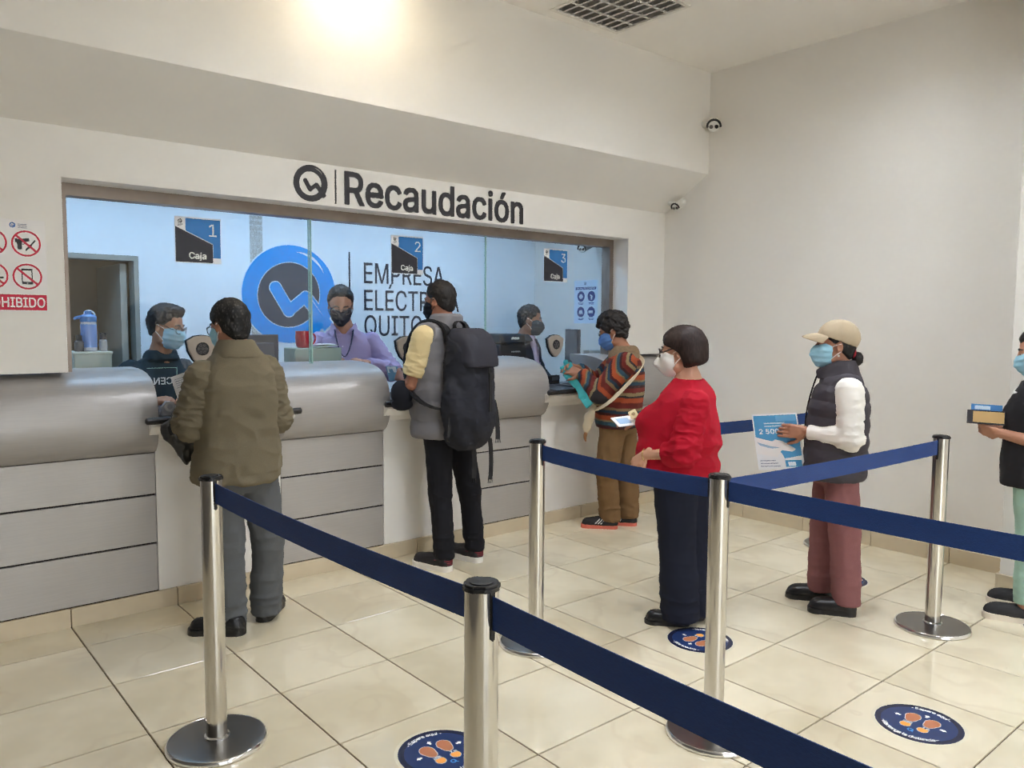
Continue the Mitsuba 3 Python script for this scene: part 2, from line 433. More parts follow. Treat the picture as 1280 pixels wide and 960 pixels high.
mat('louvre', lin(206, 204, 202), 0.28, metal=0.9)
NEAR = ['square mirror louvre lamp recessed in the ceiling near the bulkhead'] + [f'square louvre lamp in the {r} row behind the bulkhead lamp, {c}' for r in ('first', 'second', 'third') for c in ('nearer the side wall', 'farther from the side wall')]
for (x, y), lab in zip(LAMPS, NEAR):
    louvre_lamp(x, y, lab, y > -1)
for q, x in enumerate((0.2, 1.7, 3.2)):
    lp = thing('tube_light', ('first', 'second', 'third')[q] + ' cool white tube lamp from the doorway end of the booth ceiling', 'ceiling light')
    put(lp, 'frame', box(x - 0.62, x + 0.62, 0.97, 1.23, 2.605, 2.619), WHITE)
    put(lp, 'diffuser', box(x - 0.6, x + 0.6, 1.0, 1.2, 2.598, 2.605), WHITE, emitter={'type': 'area', 'radiance': rgb(BOOTH)})
lp = thing('passage_light', 'small warm lamp in the passage behind the booth door', 'ceiling light')
put(lp, 'diffuser', box(0.5, 0.9, 2.5, 2.7, 2.485, 2.498), WHITE, emitter={'type': 'area', 'radiance': rgb([3.2, 2.9, 2.3])})
sp = thing('downlight', 'warm halogen downlight in the ceiling just in front of the bulkhead', 'ceiling light')
put(sp, 'trim', xform(lathe([(0.045, 0.0), (0.062, 0.0), (0.062, -0.008), (0.045, -0.006), (0.045, 0.0)], 24), mat4([1, 0, 0], [0, 1, 0], [0, 0, 1], [1.33, -0.175, ZC])), 'mat_chrome', 40)
dd = trimesh.creation.cylinder(0.044, 0.004, sections=24)
dd.apply_translation([1.33, -0.175, ZC - 0.003])
put(sp, 'lamp', dd, WHITE, emitter={'type': 'area', 'radiance': rgb(SPOT)})

# ---------------------------------------------------------------- soft-bodied modelling: fields of signed distance, meshed by surface nets
class Field:
    def __init__(s, lo, hi, h):
        s.lo, s.h = np.array(lo, float), h
        s.n = np.ceil((np.array(hi) - s.lo) / h).astype(int) + 1
        s.ax = [(s.lo[i] + h * np.arange(s.n[i])).astype(np.float32) for i in range(3)]
        s.F = np.full(s.n, 0.4, np.float32)

    def block(s, lo, hi, pad):
        sl = []
        for i in range(3):
            a = max(0, int((lo[i] - pad - s.lo[i]) / s.h))
            b = min(s.n[i], int((hi[i] + pad - s.lo[i]) / s.h) + 2)
            if b <= a:
                return None
            sl.append(slice(a, b))
        return tuple(sl), s.ax[0][sl[0]][:, None, None], s.ax[1][sl[1]][None, :, None], s.ax[2][sl[2]][None, None, :]

    def merge(s, sl, d, k, op):
        F = s.F[sl]
        d = d.astype(np.float32)
        if op == 'add':
            if k > 0:
                h = np.maximum(k - np.abs(F - d), 0) / k
                s.F[sl] = np.minimum(F, d) - h * h * k * 0.25
            else:
                s.F[sl] = np.minimum(F, d)
        else:       # cut away
            if k > 0:
                h = np.maximum(k - np.abs(F + d), 0) / k
                s.F[sl] = np.maximum(F, -d) + h * h * k * 0.25
            else:
                s.F[sl] = np.maximum(F, -d)

    def cone(s, a, b, ra, rb, k=0.02, op='add', flat=None):
        """A rounded cone from a to b; flat = (direction, factor) squeezes it along a direction."""
        a, b = np.asarray(a, float), np.asarray(b, float)
        R = max(ra, rb)
        q = s.block(np.minimum(a, b) - R, np.maximum(a, b) + R, k + 2 * s.h)
        if q is None:
            return s
        sl, x, y, z = q
        d = b - a
        L2 = float(d @ d) + 1e-12
        px, py, pz = x - a[0], y - a[1], z - a[2]
        t = np.clip((px * d[0] + py * d[1] + pz * d[2]) / L2, 0, 1)
        qx, qy, qz = px - t * d[0], py - t * d[1], pz - t * d[2]
        if flat is not None:
            n, f = np.asarray(flat[0], float), flat[1]
            n = n / np.linalg.norm(n)
            e = (qx * n[0] + qy * n[1] + qz * n[2]) * (1 / f - 1)
            qx, qy, qz = qx + e * n[0], qy + e * n[1], qz + e * n[2]
            dist = (np.sqrt(qx * qx + qy * qy + qz * qz) - (ra + t * (rb - ra))) * min(1, f * 1.3)
        else:
            dist = np.sqrt(qx * qx + qy * qy + qz * qz) - (ra + t * (rb - ra))
        s.merge(sl, dist, k, op)
        return s

    def chain(s, pts, radii, k=0.02, op='add', flat=None):
        for i in range(len(pts) - 1):
            s.cone(pts[i], pts[i + 1], radii[i], radii[i + 1], k if i == 0 else max(k * 0.5, 0.004), op, flat)
        return s

    def ell(s, c, r, A=None, k=0.02, op='add', power=2.0):
        """An ellipsoid: centre, radii along the rows of A."""
        c, r = np.asarray(c, float), np.asarray(r, float)
        A = np.eye(3) if A is None else np.asarray(A)
        ext = np.abs(A.T) @ r
        q = s.block(c - ext, c + ext, k + 2 * s.h)
        if q is None:
            return s
        sl, x, y, z = q
        p = [x - c[0], y - c[1], z - c[2]]
        u = [sum(A[i][j] * p[j] for j in range(3)) / r[i] for i in range(3)]
        if power == 2.0:
            k0 = np.sqrt(u[0] ** 2 + u[1] ** 2 + u[2] ** 2)
            k1 = np.sqrt((u[0] / r[0]) ** 2 + (u[1] / r[1]) ** 2 + (u[2] / r[2]) ** 2) + 1e-6
            d = k0 * (k0 - 1) / k1
        else:
            k0 = (np.abs(u[0]) ** power + np.abs(u[1]) ** power + np.abs(u[2]) ** power) ** (1 / power)
            d = (k0 - 1) * r.min()
        s.merge(sl, d, k, op)
        return s

    def trunk(s, rows, phi, k=0.02, op='add', power=2.3):
        """A stack of ovals: rows (z, half width across, half depth along the facing, centre x, centre y), the facing turned by phi from +y towards +x."""
        from scipy.interpolate import PchipInterpolator
        rows = np.array(sorted(rows), float)
        f = PchipInterpolator(rows[:, 0], rows[:, 1:])
        R = rows[:, 1:3].max()
        lo = [rows[:, 3].min() - R, rows[:, 4].min() - R, rows[0, 0]]
        hi = [rows[:, 3].max() + R, rows[:, 4].max() + R, rows[-1, 0]]
        q = s.block(lo, hi, k + 2 * s.h)
        if q is None:
            return s
        sl, x, y, z = q
        P = f(np.clip(z.ravel(), rows[0, 0], rows[-1, 0])).astype(np.float32)
        a, b, cx, cy = (P[:, i][None, None, :] for i in range(4))
        c_, s_ = math.cos(phi), math.sin(phi)
        dx, dy = x - cx, y - cy
        u, v = dx * c_ - dy * s_, dx * s_ + dy * c_
        m = (np.abs(u / a) ** power + np.abs(v / b) ** power) ** (1 / power)
        d = (m - 1) * np.minimum(a, b)
        d = np.maximum(d, np.maximum(rows[0, 0] - z, z - rows[-1, 0]))
        s.merge(sl, d, k, op)
        return s

    def keep(s, p, n, k=0.0):
        """Cuts off everything on the side that n points to, at the plane through p."""
        n = np.asarray(n, float) / np.linalg.norm(n)
        d = (s.ax[0][:, None, None] - p[0]) * n[0] + (s.ax[1][None, :, None] - p[1]) * n[1] + (s.ax[2][None, None, :] - p[2]) * n[2]
        s.merge((slice(None),) * 3, -d, k, 'cut')
        return s

    def only(s, other):
        s.F = np.maximum(s.F, other.F)
        return s

    def without(s, other, gap=0.0):
        s.F = np.maximum(s.F, gap - other.F)
        return s

    def mesh(s, smooth=2):
        F, h = s.F, s.h
        F = F.copy()
        F[0], F[-1], F[:, 0], F[:, -1], F[:, :, 0], F[:, :, -1] = (0.1,) * 6
        S = F < 0
        n = [m - 1 for m in F.shape]
        off = [(i, j, k) for i in (0, 1) for j in (0, 1) for k in (0, 1)]
        cnt = sum(S[i:i + n[0], j:j + n[1], k:k + n[2]].astype(np.int8) for i, j, k in off)
        cells = np.argwhere((cnt > 0) & (cnt < 8))
        V = np.stack([F[cells[:, 0] + i, cells[:, 1] + j, cells[:, 2] + k] for i, j, k in off], 1).astype(float)
        pos, w = np.zeros((len(cells), 3)), np.zeros(len(cells))
        for e in range(8):
            for bit in (1, 2, 4):
                if e & bit:
                    continue
                a, b = V[:, e], V[:, e | bit]
                cr = (a < 0) != (b < 0)
                t = np.where(cr, a / np.where(cr, a - b, 1), 0)
                pa, pb = np.array(off[e], float), np.array(off[e | bit], float)
                pos += cr[:, None] * (pa + t[:, None] * (pb - pa))
                w += cr
        verts = (cells + pos / w[:, None]) * h + s.lo
        idx = np.full(n, -1, np.int64)
        idx[tuple(cells.T)] = np.arange(len(cells))
        quads = []
        for ax in range(3):
            o = [(1, 2), (2, 0), (0, 1)][ax]
            lo = [slice(1, -1)] * 3
            lo[ax] = slice(0, -1)
            A = S[tuple(slice(0, -1) if i == ax else slice(1, -1) for i in range(3))]
            B_ = S[tuple(slice(1, None) if i == ax else slice(1, -1) for i in range(3))]
            at = np.argwhere(A != B_)
            if not len(at):
                continue
            inside = A[tuple(at.T)]
            at = at + np.array([0 if i == ax else 1 for i in range(3)])
            e1, e2 = np.eye(3, dtype=int)[o[0]], np.eye(3, dtype=int)[o[1]]
            q = np.stack([idx[tuple((at - d).T)] for d in (0 * e1, e1, e1 + e2, e2)], 1)
            q[~inside] = q[~inside][:, ::-1]
            quads.append(q)
        q = np.vstack(quads)
        q = q[(q >= 0).all(1)]
        m = trimesh.Trimesh(verts, np.vstack([q[:, [0, 1, 2]], q[:, [0, 2, 3]]]), process=False)
        return relax(m, smooth)


def relax(m, times):
    """Taubin smoothing: each pass moves vertices towards their neighbours' mean and back again."""
    import scipy.sparse as sp
    if not times:
        return m
    f = np.asarray(m.faces)
    v = np.array(m.vertices)
    i = np.concatenate([f[:, 0], f[:, 1], f[:, 2], f[:, 1], f[:, 2], f[:, 0]])
    j = np.concatenate([f[:, 1], f[:, 2], f[:, 0], f[:, 0], f[:, 1], f[:, 2]])
    A = sp.csr_matrix((np.ones(len(i)), (i, j)), (len(v), len(v)))
    A.data[:] = 1
    deg = np.maximum(np.asarray(A.sum(1)).ravel(), 1)[:, None]
    for _ in range(times):
        for k in (0.5, -0.52):
            v = v + k * (A @ v / deg - v)
    return trimesh.Trimesh(v, f, process=False)


def creases(v, scale, seed=0, sharp=2.5):
    """Ridged noise from -0.35 to 0.65: the sharp folds of cloth."""
    n = meshkit.fbm(np.asarray(v) * np.asarray(scale, float), 2, seed)
    return (1 - np.abs(2 * n - 1)) ** sharp - 0.35


def thin(m, tol=0.0006):
    """Fewer triangles where the surface is nearly flat."""
    try:
        mm = m3.Manifold(m3.Mesh(np.asarray(m.vertices, np.float32), np.asarray(m.faces, np.uint32)))
        if mm.status() == m3.Error.NoError:
            o = mm.simplify(tol).to_mesh()
            return trimesh.Trimesh(o.vert_properties[:, :3], o.tri_verts, process=False)
    except Exception:
        pass
    return m


def weld(*ms):
    """Overlapping closed meshes as one continuous surface."""
    try:
        mm = [m3.Manifold(m3.Mesh(np.asarray(m.vertices, np.float32), np.asarray(m.faces, np.uint32))) for m in ms]
        if all(q.status() == m3.Error.NoError for q in mm):
            o = m3.Manifold.batch_boolean(mm, m3.OpType.Add).to_mesh()
            return trimesh.Trimesh(o.vert_properties[:, :3], o.tri_verts, process=False)
    except Exception:
        pass
    return join(*ms)


def ruffle(m, amp, freq, seed=0, octaves=2, where=None):
    """Pushes the surface in and out by noise: cloth folds, hair."""
    v = np.asarray(m.vertices)
    d = (meshkit.fbm(v * np.asarray(freq, float), octaves, seed) - 0.5) * 2 * amp
    if where is not None:
        d = d * where(v)
    m = trimesh.Trimesh(v + np.asarray(m.vertex_normals) * d[:, None], m.faces, process=False)
    return m


def unit(v):
    v = np.asarray(v, float)
    return v / np.linalg.norm(v)


def ik(a, b, la, lb, hint):
    """The middle joint of a two-bone limb from a to b."""
    a, b = np.asarray(a, float), np.asarray(b, float)
    d = b - a
    L = min(np.linalg.norm(d), (la + lb) * 0.999)
    u = unit(d)
    x = (la * la - lb * lb + L * L) / (2 * L)
    y = math.sqrt(max(la * la - x * x, 0))
    w = np.asarray(hint, float)
    w = unit(w - u * (w @ u))
    return a + u * x + w * y


def facing(phi):
    """(right, forward) of something turned by phi from +y towards +x."""
    return np.array([math.cos(phi), -math.sin(phi), 0]), np.array([math.sin(phi), math.cos(phi), 0])


def head_axes(yaw, pitch, roll=0.0):
    """Rows: right, forward, up of a head turned by yaw, nodding by pitch (negative looks down)."""
    r, f = facing(yaw)
    up = np.array([0, 0, 1.0])
    f2 = f * math.cos(pitch) + up * math.sin(pitch)
    u2 = np.cross(r, f2)
    r2 = r * math.cos(roll) + u2 * math.sin(roll)
    return np.array([r2, f2, np.cross(r2, f2)])


class Figure:
    """One person, built in a frame at its feet: x to the viewer's right, y away from the viewer, z up; 'at' puts it into the hall."""

    def __init__(s, label, base, yaw_deg, category='person'):
        s.key = thing('person', label, category)
        a = math.radians(yaw_deg)
        s.T = mat4([math.cos(a), -math.sin(a), 0], [math.sin(a), math.cos(a), 0], [0, 0, 1], [base[0], base[1], base[2] if len(base) > 2 else 0])

    def put(s, name, m, material, smooth=True, label=None, parent=None, **kw):
        return put(parent or s.key, name, xform(m, s.T), material, smooth, label, **kw)

    def world(s, p):
        return (s.T @ np.append(np.asarray(p, float), 1))[:3]


def head_field(c, A, s=1.0, h=0.0045, beard=0.0):
    """A head about its centre c (between the ears), axes A, scale s: skull, jaw, brow, nose, lips, chin, ears."""
    P = lambda x, y, z: np.asarray(c) + s * (x * A[0] + y * A[1] + z * A[2])
    f = Field(np.asarray(c) - 0.19 * s, np.asarray(c) + 0.19 * s, h)
    f.ell(P(0, -0.012, 0.035), s * np.array([0.074, 0.094, 0.088]), A, 0)
    f.ell(P(0, 0.026, -0.035), s * np.array([0.058, 0.066, 0.078]), A, 0.03 * s)
    f.cone(P(-0.042, 0.015, -0.072), P(0.0, 0.068, -0.098), 0.022 * s, 0.019 * s, 0.02 * s)
    f.cone(P(0.042, 0.015, -0.072), P(0.0, 0.068, -0.098), 0.022 * s, 0.019 * s, 0.02 * s)
    f.cone(P(-0.036, 0.071, 0.022), P(0.036, 0.071, 0.022), 0.011 * s, 0.011 * s, 0.012 * s)     # brow
    for e in (-1, 1):
        f.ell(P(e * 0.031, 0.088, 0.004), s * np.array([0.019, 0.013, 0.012]), A, 0.008 * s, 'cut')      # eye sockets
        f.ell(P(e * 0.040, 0.058, -0.025), s * np.array([0.022, 0.020, 0.020]), A, 0.016 * s)           # cheeks
        f.ell(P(e * 0.030, 0.0755, 0.008), s * np.array([0.0135, 0.0125, 0.0085]), A, 0.003 * s)
        f.ell(P(e * 0.030, 0.0745, -0.004), s * np.array([0.0130, 0.0115, 0.0065]), A, 0.003 * s)           # lids
    f.chain([P(0, 0.083, 0.012), P(0, 0.100, -0.020), P(0, 0.104, -0.028)], [0.008 * s, 0.012 * s, 0.0125 * s], 0.01 * s)   # nose
    for e in (-1, 1):
        f.ell(P(e * 0.012, 0.092, -0.031), s * np.array([0.009, 0.011, 0.008]), A, 0.005 * s)
    f.ell(P(0, 0.083, -0.060), s * np.array([0.021, 0.010, 0.006]), A, 0.004 * s)
    f.ell(P(0, 0.081, -0.071), s * np.array([0.018, 0.010, 0.006]), A, 0.004 * s)
    for e in (-1, 1):
        ear = np.array([A[0] * 0.9 - e * A[1] * 0.45, A[0] * 0.45 * e + A[1] * 0.9, A[2]])
        ear = np.array([unit(q) for q in ear])
        f.ell(P(e * 0.076, -0.016, -0.004), s * np.array([0.0085, 0.019, 0.032]), ear, 0.006 * s)
        f.ell(P(e * 0.084, -0.010, 0.000), s * np.array([0.006, 0.010, 0.017]), ear, 0.004 * s, 'cut')
    return f, P


def add_hand(f, w, d, n, side, curl=(0.5,) * 4, thumb=0.3, s=1.0, spread=0.06, thumb_out=0.8):
    """A hand at the wrist w pointing along d, its palm facing n; side +1: the thumb lies along n x d."""
    d = unit(d)
    n = unit(np.asarray(n, float) - d * (np.asarray(n, float) @ d))
    t = np.cross(n, d) * side
    P = lambda a, b, c: np.asarray(w) + s * (a * d + b * t + c * n)
    for b0, b1 in ((-0.024, -0.029), (-0.006, -0.010), (0.010, 0.010), (0.022, 0.029)):
        f.cone(P(0.012, b0 * 0.7, 0), P(0.082, b1, 0), 0.015 * s, 0.0115 * s, 0.012 * s)
    f.ell(P(0.045, 0.024, 0.010), s * np.array([0.032, 0.014, 0.013]), np.array([d, t, n]), 0.012 * s)
    tips = []
    for i, (b, L) in enumerate(((0.0295, 0.070), (0.010, 0.079), (-0.0095, 0.073), (-0.0285, 0.057))):
        p, ang = P(0.084, b, 0), -0.06
        sp = (b / 0.03) * spread
        for j, (seg, r0, r1) in enumerate(((0.45, 0.0098, 0.0088), (0.31, 0.0088, 0.0080), (0.24, 0.0080, 0.0066))):
            ang += curl[i] * (0.75, 1.15, 0.7)[j]
            dd = unit(d * math.cos(ang) + n * math.sin(ang) + t * sp)
            q = p + dd * L * seg * s
            f.cone(p, q, r0 * s, r1 * s, 0.003 * s if j else 0.006 * s)
            p = q
        tips.append(p)
    p = P(0.022, 0.028, 0.006)
    base = unit(d * 0.75 + t * thumb_out + n * 0.25)
    q = p + base * 0.040 * s
    f.cone(p, q, 0.0135 * s, 0.0105 * s, 0.010 * s)
    e = unit(d * (0.95 - 0.3 * thumb) + t * (0.45 - 0.7 * thumb) + n * (0.15 + 0.9 * thumb))
    q2 = q + e * 0.030 * s
    f.cone(q, q2, 0.0105 * s, 0.0095 * s, 0.003 * s)
    e2 = unit(e + n * 0.25 * thumb - t * 0.2 * thumb)
    f.cone(q2, q2 + e2 * 0.022 * s, 0.0095 * s, 0.0072 * s, 0.003 * s)
    return P, tips, t, n


SKIN = {}


def skin(r, g, b):
    k = f'skin_{r}_{g}_{b}'
    if k not in SKIN:
        SKIN[k] = mat(k, lin(r, g, b), 0.5, spec=0.35)
    return SKIN[k]


def person_body(fig, head_c, A, neck_base, arms, legs, spine, hs=1.0, skin_mat=None, hand_scale=1.0, hands=(), neck_r=0.052):
    """The bare figure under the clothes as ONE surface. arms: (shoulder, elbow, wrist) twice; legs: (hip, knee, ankle, toe) twice; hands: argument dicts of add_hand."""
    hf, P = head_field(head_c, A, hs)
    nb = np.asarray(neck_base, float)
    hf.cone(P(0, -0.022, -0.055), nb + (P(0, -0.022, -0.055) - nb) * 0.35, neck_r * hs, neck_r * hs, 0.03)
    parts = [hf.mesh(2)]
    pts = [np.asarray(q, float) for L in list(arms) + list(legs) for q in L] + [np.asarray(q, float) for q in spine] + [nb]
    lo, hi = np.min(pts, 0) - 0.16, np.max(pts, 0) + 0.13
    f = Field(lo, hi, 0.0095)
    f.cone(P(0, -0.022, -0.06), nb, neck_r * hs, (neck_r + 0.004) * hs, 0.02)
    f.chain([nb] + list(spine), [0.06] + [0.085] * len(spine), 0.05)
    for sh, el, wr in arms:
        f.cone(spine[0], sh, 0.07, 0.045, 0.04)
        f.chain([sh, el, np.asarray(wr, float) + 0.0], [0.043, 0.037, 0.0245], 0.02)
    for hip, kn, an, toe in legs:
        f.cone(spine[-1], hip, 0.085, 0.075, 0.04)
        f.chain([hip, kn, an], [0.072, 0.05, 0.036], 0.03)
        f.cone(np.asarray(an) - [0, 0, 0.03], toe, 0.03, 0.024, 0.02)
    parts.append(f.mesh(2))
    for hd in hands:
        w = np.asarray(hd['w'], float)
        g = Field(w - 0.2, w + 0.2, 0.0036)
        add_hand(g, **hd, s=hand_scale)
        d = unit(hd['d'])
        g.cone(w - d * 0.035, w + d * 0.012, 0.024, 0.022 * hand_scale, 0.012, flat=(hd['n'], 0.75))
        parts.append(g.mesh(1))
    fig.put('body', weld(*[thin(p, 0.0005) for p in parts]), skin_mat, True)
    return P


def shoe(fig, heel, toe_dir, L=0.27, W=0.095, upper=None, sole=None, high=0.09, sole_h=0.022, name='shoe', sole_mat=None, pitch=0.0, stripe=None):
    """A shoe whose heel stands at 'heel' (on the floor), pointing along toe_dir."""
    u = unit([toe_dir[0], toe_dir[1], 0])
    t = np.array([u[1], -u[0], 0])
    h = np.asarray(heel, float)
    P = lambda a, b, c: h + u * a + t * b + np.array([0, 0, c])
    f = Field(h + np.minimum(u * L, 0) - [0.09, 0.09, 0.01], h + np.maximum(u * L, 0) + [0.09, 0.09, high + 0.03], 0.005)
    w = W / 2
    f.cone(P(0.042, 0, sole_h + 0.012), P(0.11, 0, sole_h + 0.012), w * 0.80, w * 0.86, 0.0)
    f.cone(P(0.11, 0, sole_h + 0.010), P(L - 0.052, 0.004, sole_h + 0.002), w * 0.86, w * 0.98, 0.02)
    f.cone(P(0.05, 0, sole_h + 0.02), P(0.055, 0, high - 0.02), w * 0.82, w * 0.78, 0.02)
    f.cone(P(0.06, 0, high - 0.03), P(0.17, 0, sole_h + 0.022), w * 0.72, w * 0.66, 0.03)
    f.keep(P(0, 0, sole_h), [0, 0, -1])
    f.keep(P(0, 0, high), [0, 0, 1], 0.008)
    m = f.mesh(2)
    k = fig.put(name, thin(m, 0.0004), upper, True)
    out = unary_union([sg.Point(0.044, 0).buffer(w * 0.86), sg.Point(0.12, 0).buffer(w * 0.86), sg.Point(L - 0.05, 0.004).buffer(w * 1.04)])
    out = unary_union([sg.MultiPoint([(0.044, w * 0.86), (0.044, -w * 0.86), (0.12, w * .88), (0.12, -w * .88), (L - 0.05, w * 1.04), (L - 0.05, -w * 1.0)]).convex_hull, out])
    sm = extrude(out, sole_h + 0.004)
    sm = xform(sm, mat4(u, -t, [0, 0, 1], h))
    if np.linalg.det(mat4(u, -t, [0, 0, 1], h)[:3, :3]) < 0:
        sm.invert()
    fig.put('sole', sm, sole_mat or upper, 30, parent=k)
    if stripe:
        for q in range(3):
            st = f.mesh(1) if False else None
    return k, P


def mask(fig, P, A, s, material, kind='surgical', name='face_mask', strap=True, strap_mat=None):
    c = P(0, 0.05, -0.05)
    f = Field(c - 0.11 * s, c + 0.11 * s, 0.004)
    if kind == 'surgical':
        f.ell(P(0, 0.022, -0.036), s * np.array([0.070, 0.085, 0.090]), A, 0)
        for e in (-1, 1):
            f.ell(P(e * 0.041, 0.058, -0.026), s * np.array([0.026, 0.026, 0.026]), A, 0.015 * s)
        f.cone(P(0, 0.090, -0.004), P(0, 0.100, -0.050), 0.012 * s, 0.016 * s, 0.03 * s)
        f.cone(P(0, 0.100, -0.050), P(0, 0.074, -0.104), 0.016 * s, 0.018 * s, 0.03 * s)
    else:
        f.ell(P(0, 0.020, -0.040), s * np.array([0.068, 0.080, 0.084]), A, 0)
        for e in (-1, 1):
            f.ell(P(e * 0.041, 0.058, -0.026), s * np.array([0.026, 0.026, 0.026]), A, 0.015 * s)
        f.cone(P(0, 0.092, 0.0), P(0, 0.125, -0.052), 0.010 * s, 0.008 * s, 0.04 * s)
        f.cone(P(0, 0.125, -0.052), P(0, 0.072, -0.112), 0.008 * s, 0.014 * s, 0.04 * s)
    f.keep(P(0, 0.095, 0.000), A[2] * 1.0 + A[1] * 0.35, 0.004)
    f.keep(P(0, 0.085, -0.118), -A[2] + A[1] * 0.15, 0.004)
    f.keep(P(0, 0.018, -0.05), -A[1] + 0.0 * A[2], 0.0)
    g = f.mesh(2)
    if kind == 'surgical':
        v = np.asarray(g.vertices)
        hgt = (v - P(0, 0, 0)) @ A[2] / s
        off = 0.0016 * np.cos(np.clip((hgt + 0.055) / 0.03, -1.6, 1.6) * 2 * np.pi)
        g.vertices = v + np.asarray(g.vertex_normals) * off[:, None]
    k = fig.put(name, g, material, True)
    if strap:
        for e in (-1, 1):
            for z0, z1 in ((-0.012, 0.014), (-0.085, -0.028)):
                fig.put('strap', tube(spline([P(e * 0.056, 0.030, z0), P(e * 0.073, 0.008, (z0 + z1) / 2 + 0.002), P(e * 0.084, -0.022, z1)], 8), 0.0019 * s, 6), strap_mat or material, True, parent=k)
    return k


def glasses(fig, P, A, s, material, w=0.026, hgt=0.019, drop=0.0, r=0.0019, lens=True):
    rims = []
    for e in (-1, 1):
        ang = np.arange(20) * 2 * np.pi / 20
        pts = [P(e * 0.034 + w * math.copysign(abs(math.cos(a)) ** 0.75, math.cos(a)), 0.103 - 0.004 * abs(math.cos(a)) - (0.010 if e * math.cos(a) > 0 else 0) * abs(math.cos(a)), drop + hgt * math.copysign(abs(math.sin(a)) ** 0.75, math.sin(a))) for a in ang]
        rims.append(tube(pts, r * s, 6, closed=True))
        rims.append(tube(spline([P(e * 0.060, 0.090, drop + 0.008), P(e * 0.079, 0.040, 0.012), P(e * 0.083, -0.012, 0.020), P(e * 0.082, -0.030, 0.006)], 10), r * s, 6))
    rims.append(tube(spline([P(-0.009, 0.103, drop + 0.004), P(0, 0.108, drop + 0.007), P(0.009, 0.103, drop + 0.004)], 6), r * s, 6))
    k = fig.put('glasses', join(*rims), material, True)
    if lens:
        for e in (-1, 1):
            ang = np.arange(16) * 2 * np.pi / 16
            ring_ = [P(e * 0.034 + w * math.cos(a), 0.100 - 0.004 * abs(math.cos(a)) - (0.008 if e * math.cos(a) > 0 else 0) * abs(math.cos(a)), drop + hgt * math.sin(a)) for a in ang]
            v = np.array(ring_ + [np.mean(ring_, 0)])
            fig.put('lens', trimesh.Trimesh(v, [[i, (i + 1) % 16, 16] for i in range(16)], process=False), 'mat_pane', False, parent=k)
    return k


def eyes(fig, P, A, s, iris=(40, 26, 20), brow=None, brow_mat=None):
    for e in (-1, 1):
        m = trimesh.creation.icosphere(2, 0.0108 * s)
        m.apply_translation(P(e * 0.031, 0.0760, 0.003))
        k = fig.put('eye', m, M(206, 198, 190, 0.3), True)
        m = trimesh.creation.icosphere(2, 0.0060 * s)
        m.apply_translation(P(e * 0.031, 0.0822, 0.002))
        fig.put('iris', m, M(*iris, 0.2), True, parent=k)
        if brow_mat:
            fig.put('eyebrow', tube(spline([P(e * 0.013, 0.0885, 0.024), P(e * 0.030, 0.0865, 0.030), P(e * 0.052, 0.072, 0.024)], 8), [0.002 * s, 0.0036 * s, 0.0042 * s, 0.0042 * s, 0.004 * s, 0.0034 * s, 0.0026 * s, 0.0015 * s], 6), brow_mat, True)


def hair_cap(P, A, s, t=0.014, line=((0.070, 0.082), (-0.070, -0.082)), extra=None, h=0.005, grow=(0, 0, 0), ear=True):
    """Short hair: the skull grown by t, kept behind a line from the forehead to the nape (both given as y, z on the head)."""
    c = P(0, -0.015, 0.02)
    f = Field(c - 0.17 * s, c + 0.17 * s, h)
    f.ell(P(0, -0.014 + grow[1] * 0.5, 0.037 + grow[2] * 0.5), s * (np.array([0.074, 0.094, 0.088]) + t + np.array([grow[0], abs(grow[1]), abs(grow[2])])), A, 0)
    f.ell(P(0, -0.040, -0.030), s * (np.array([0.058, 0.052, 0.062]) + t * 0.5), A, 0.03 * s)
    (y0, z0), (y1, z1) = line
    dy, dz = y1 - y0, z1 - z0
    n = A[1] * -dz + A[2] * dy          # forward and down
    if extra:
        extra(f, P)
    f.keep(P(0, y0, z0) + unit(n) * 0.004, n, 0.030)
    for e in (-1, 1):
        f.ell(P(e * 0.055, 0.088, 0.066), s * np.array([0.026, 0.034, 0.030]), A, 0.014, 'cut')
    if ear:
        for e in (-1, 1):
            f.ell(P(e * 0.084, -0.006, -0.012), s * np.array([0.026, 0.022, 0.036]), A, 0.008, 'cut')
    return f

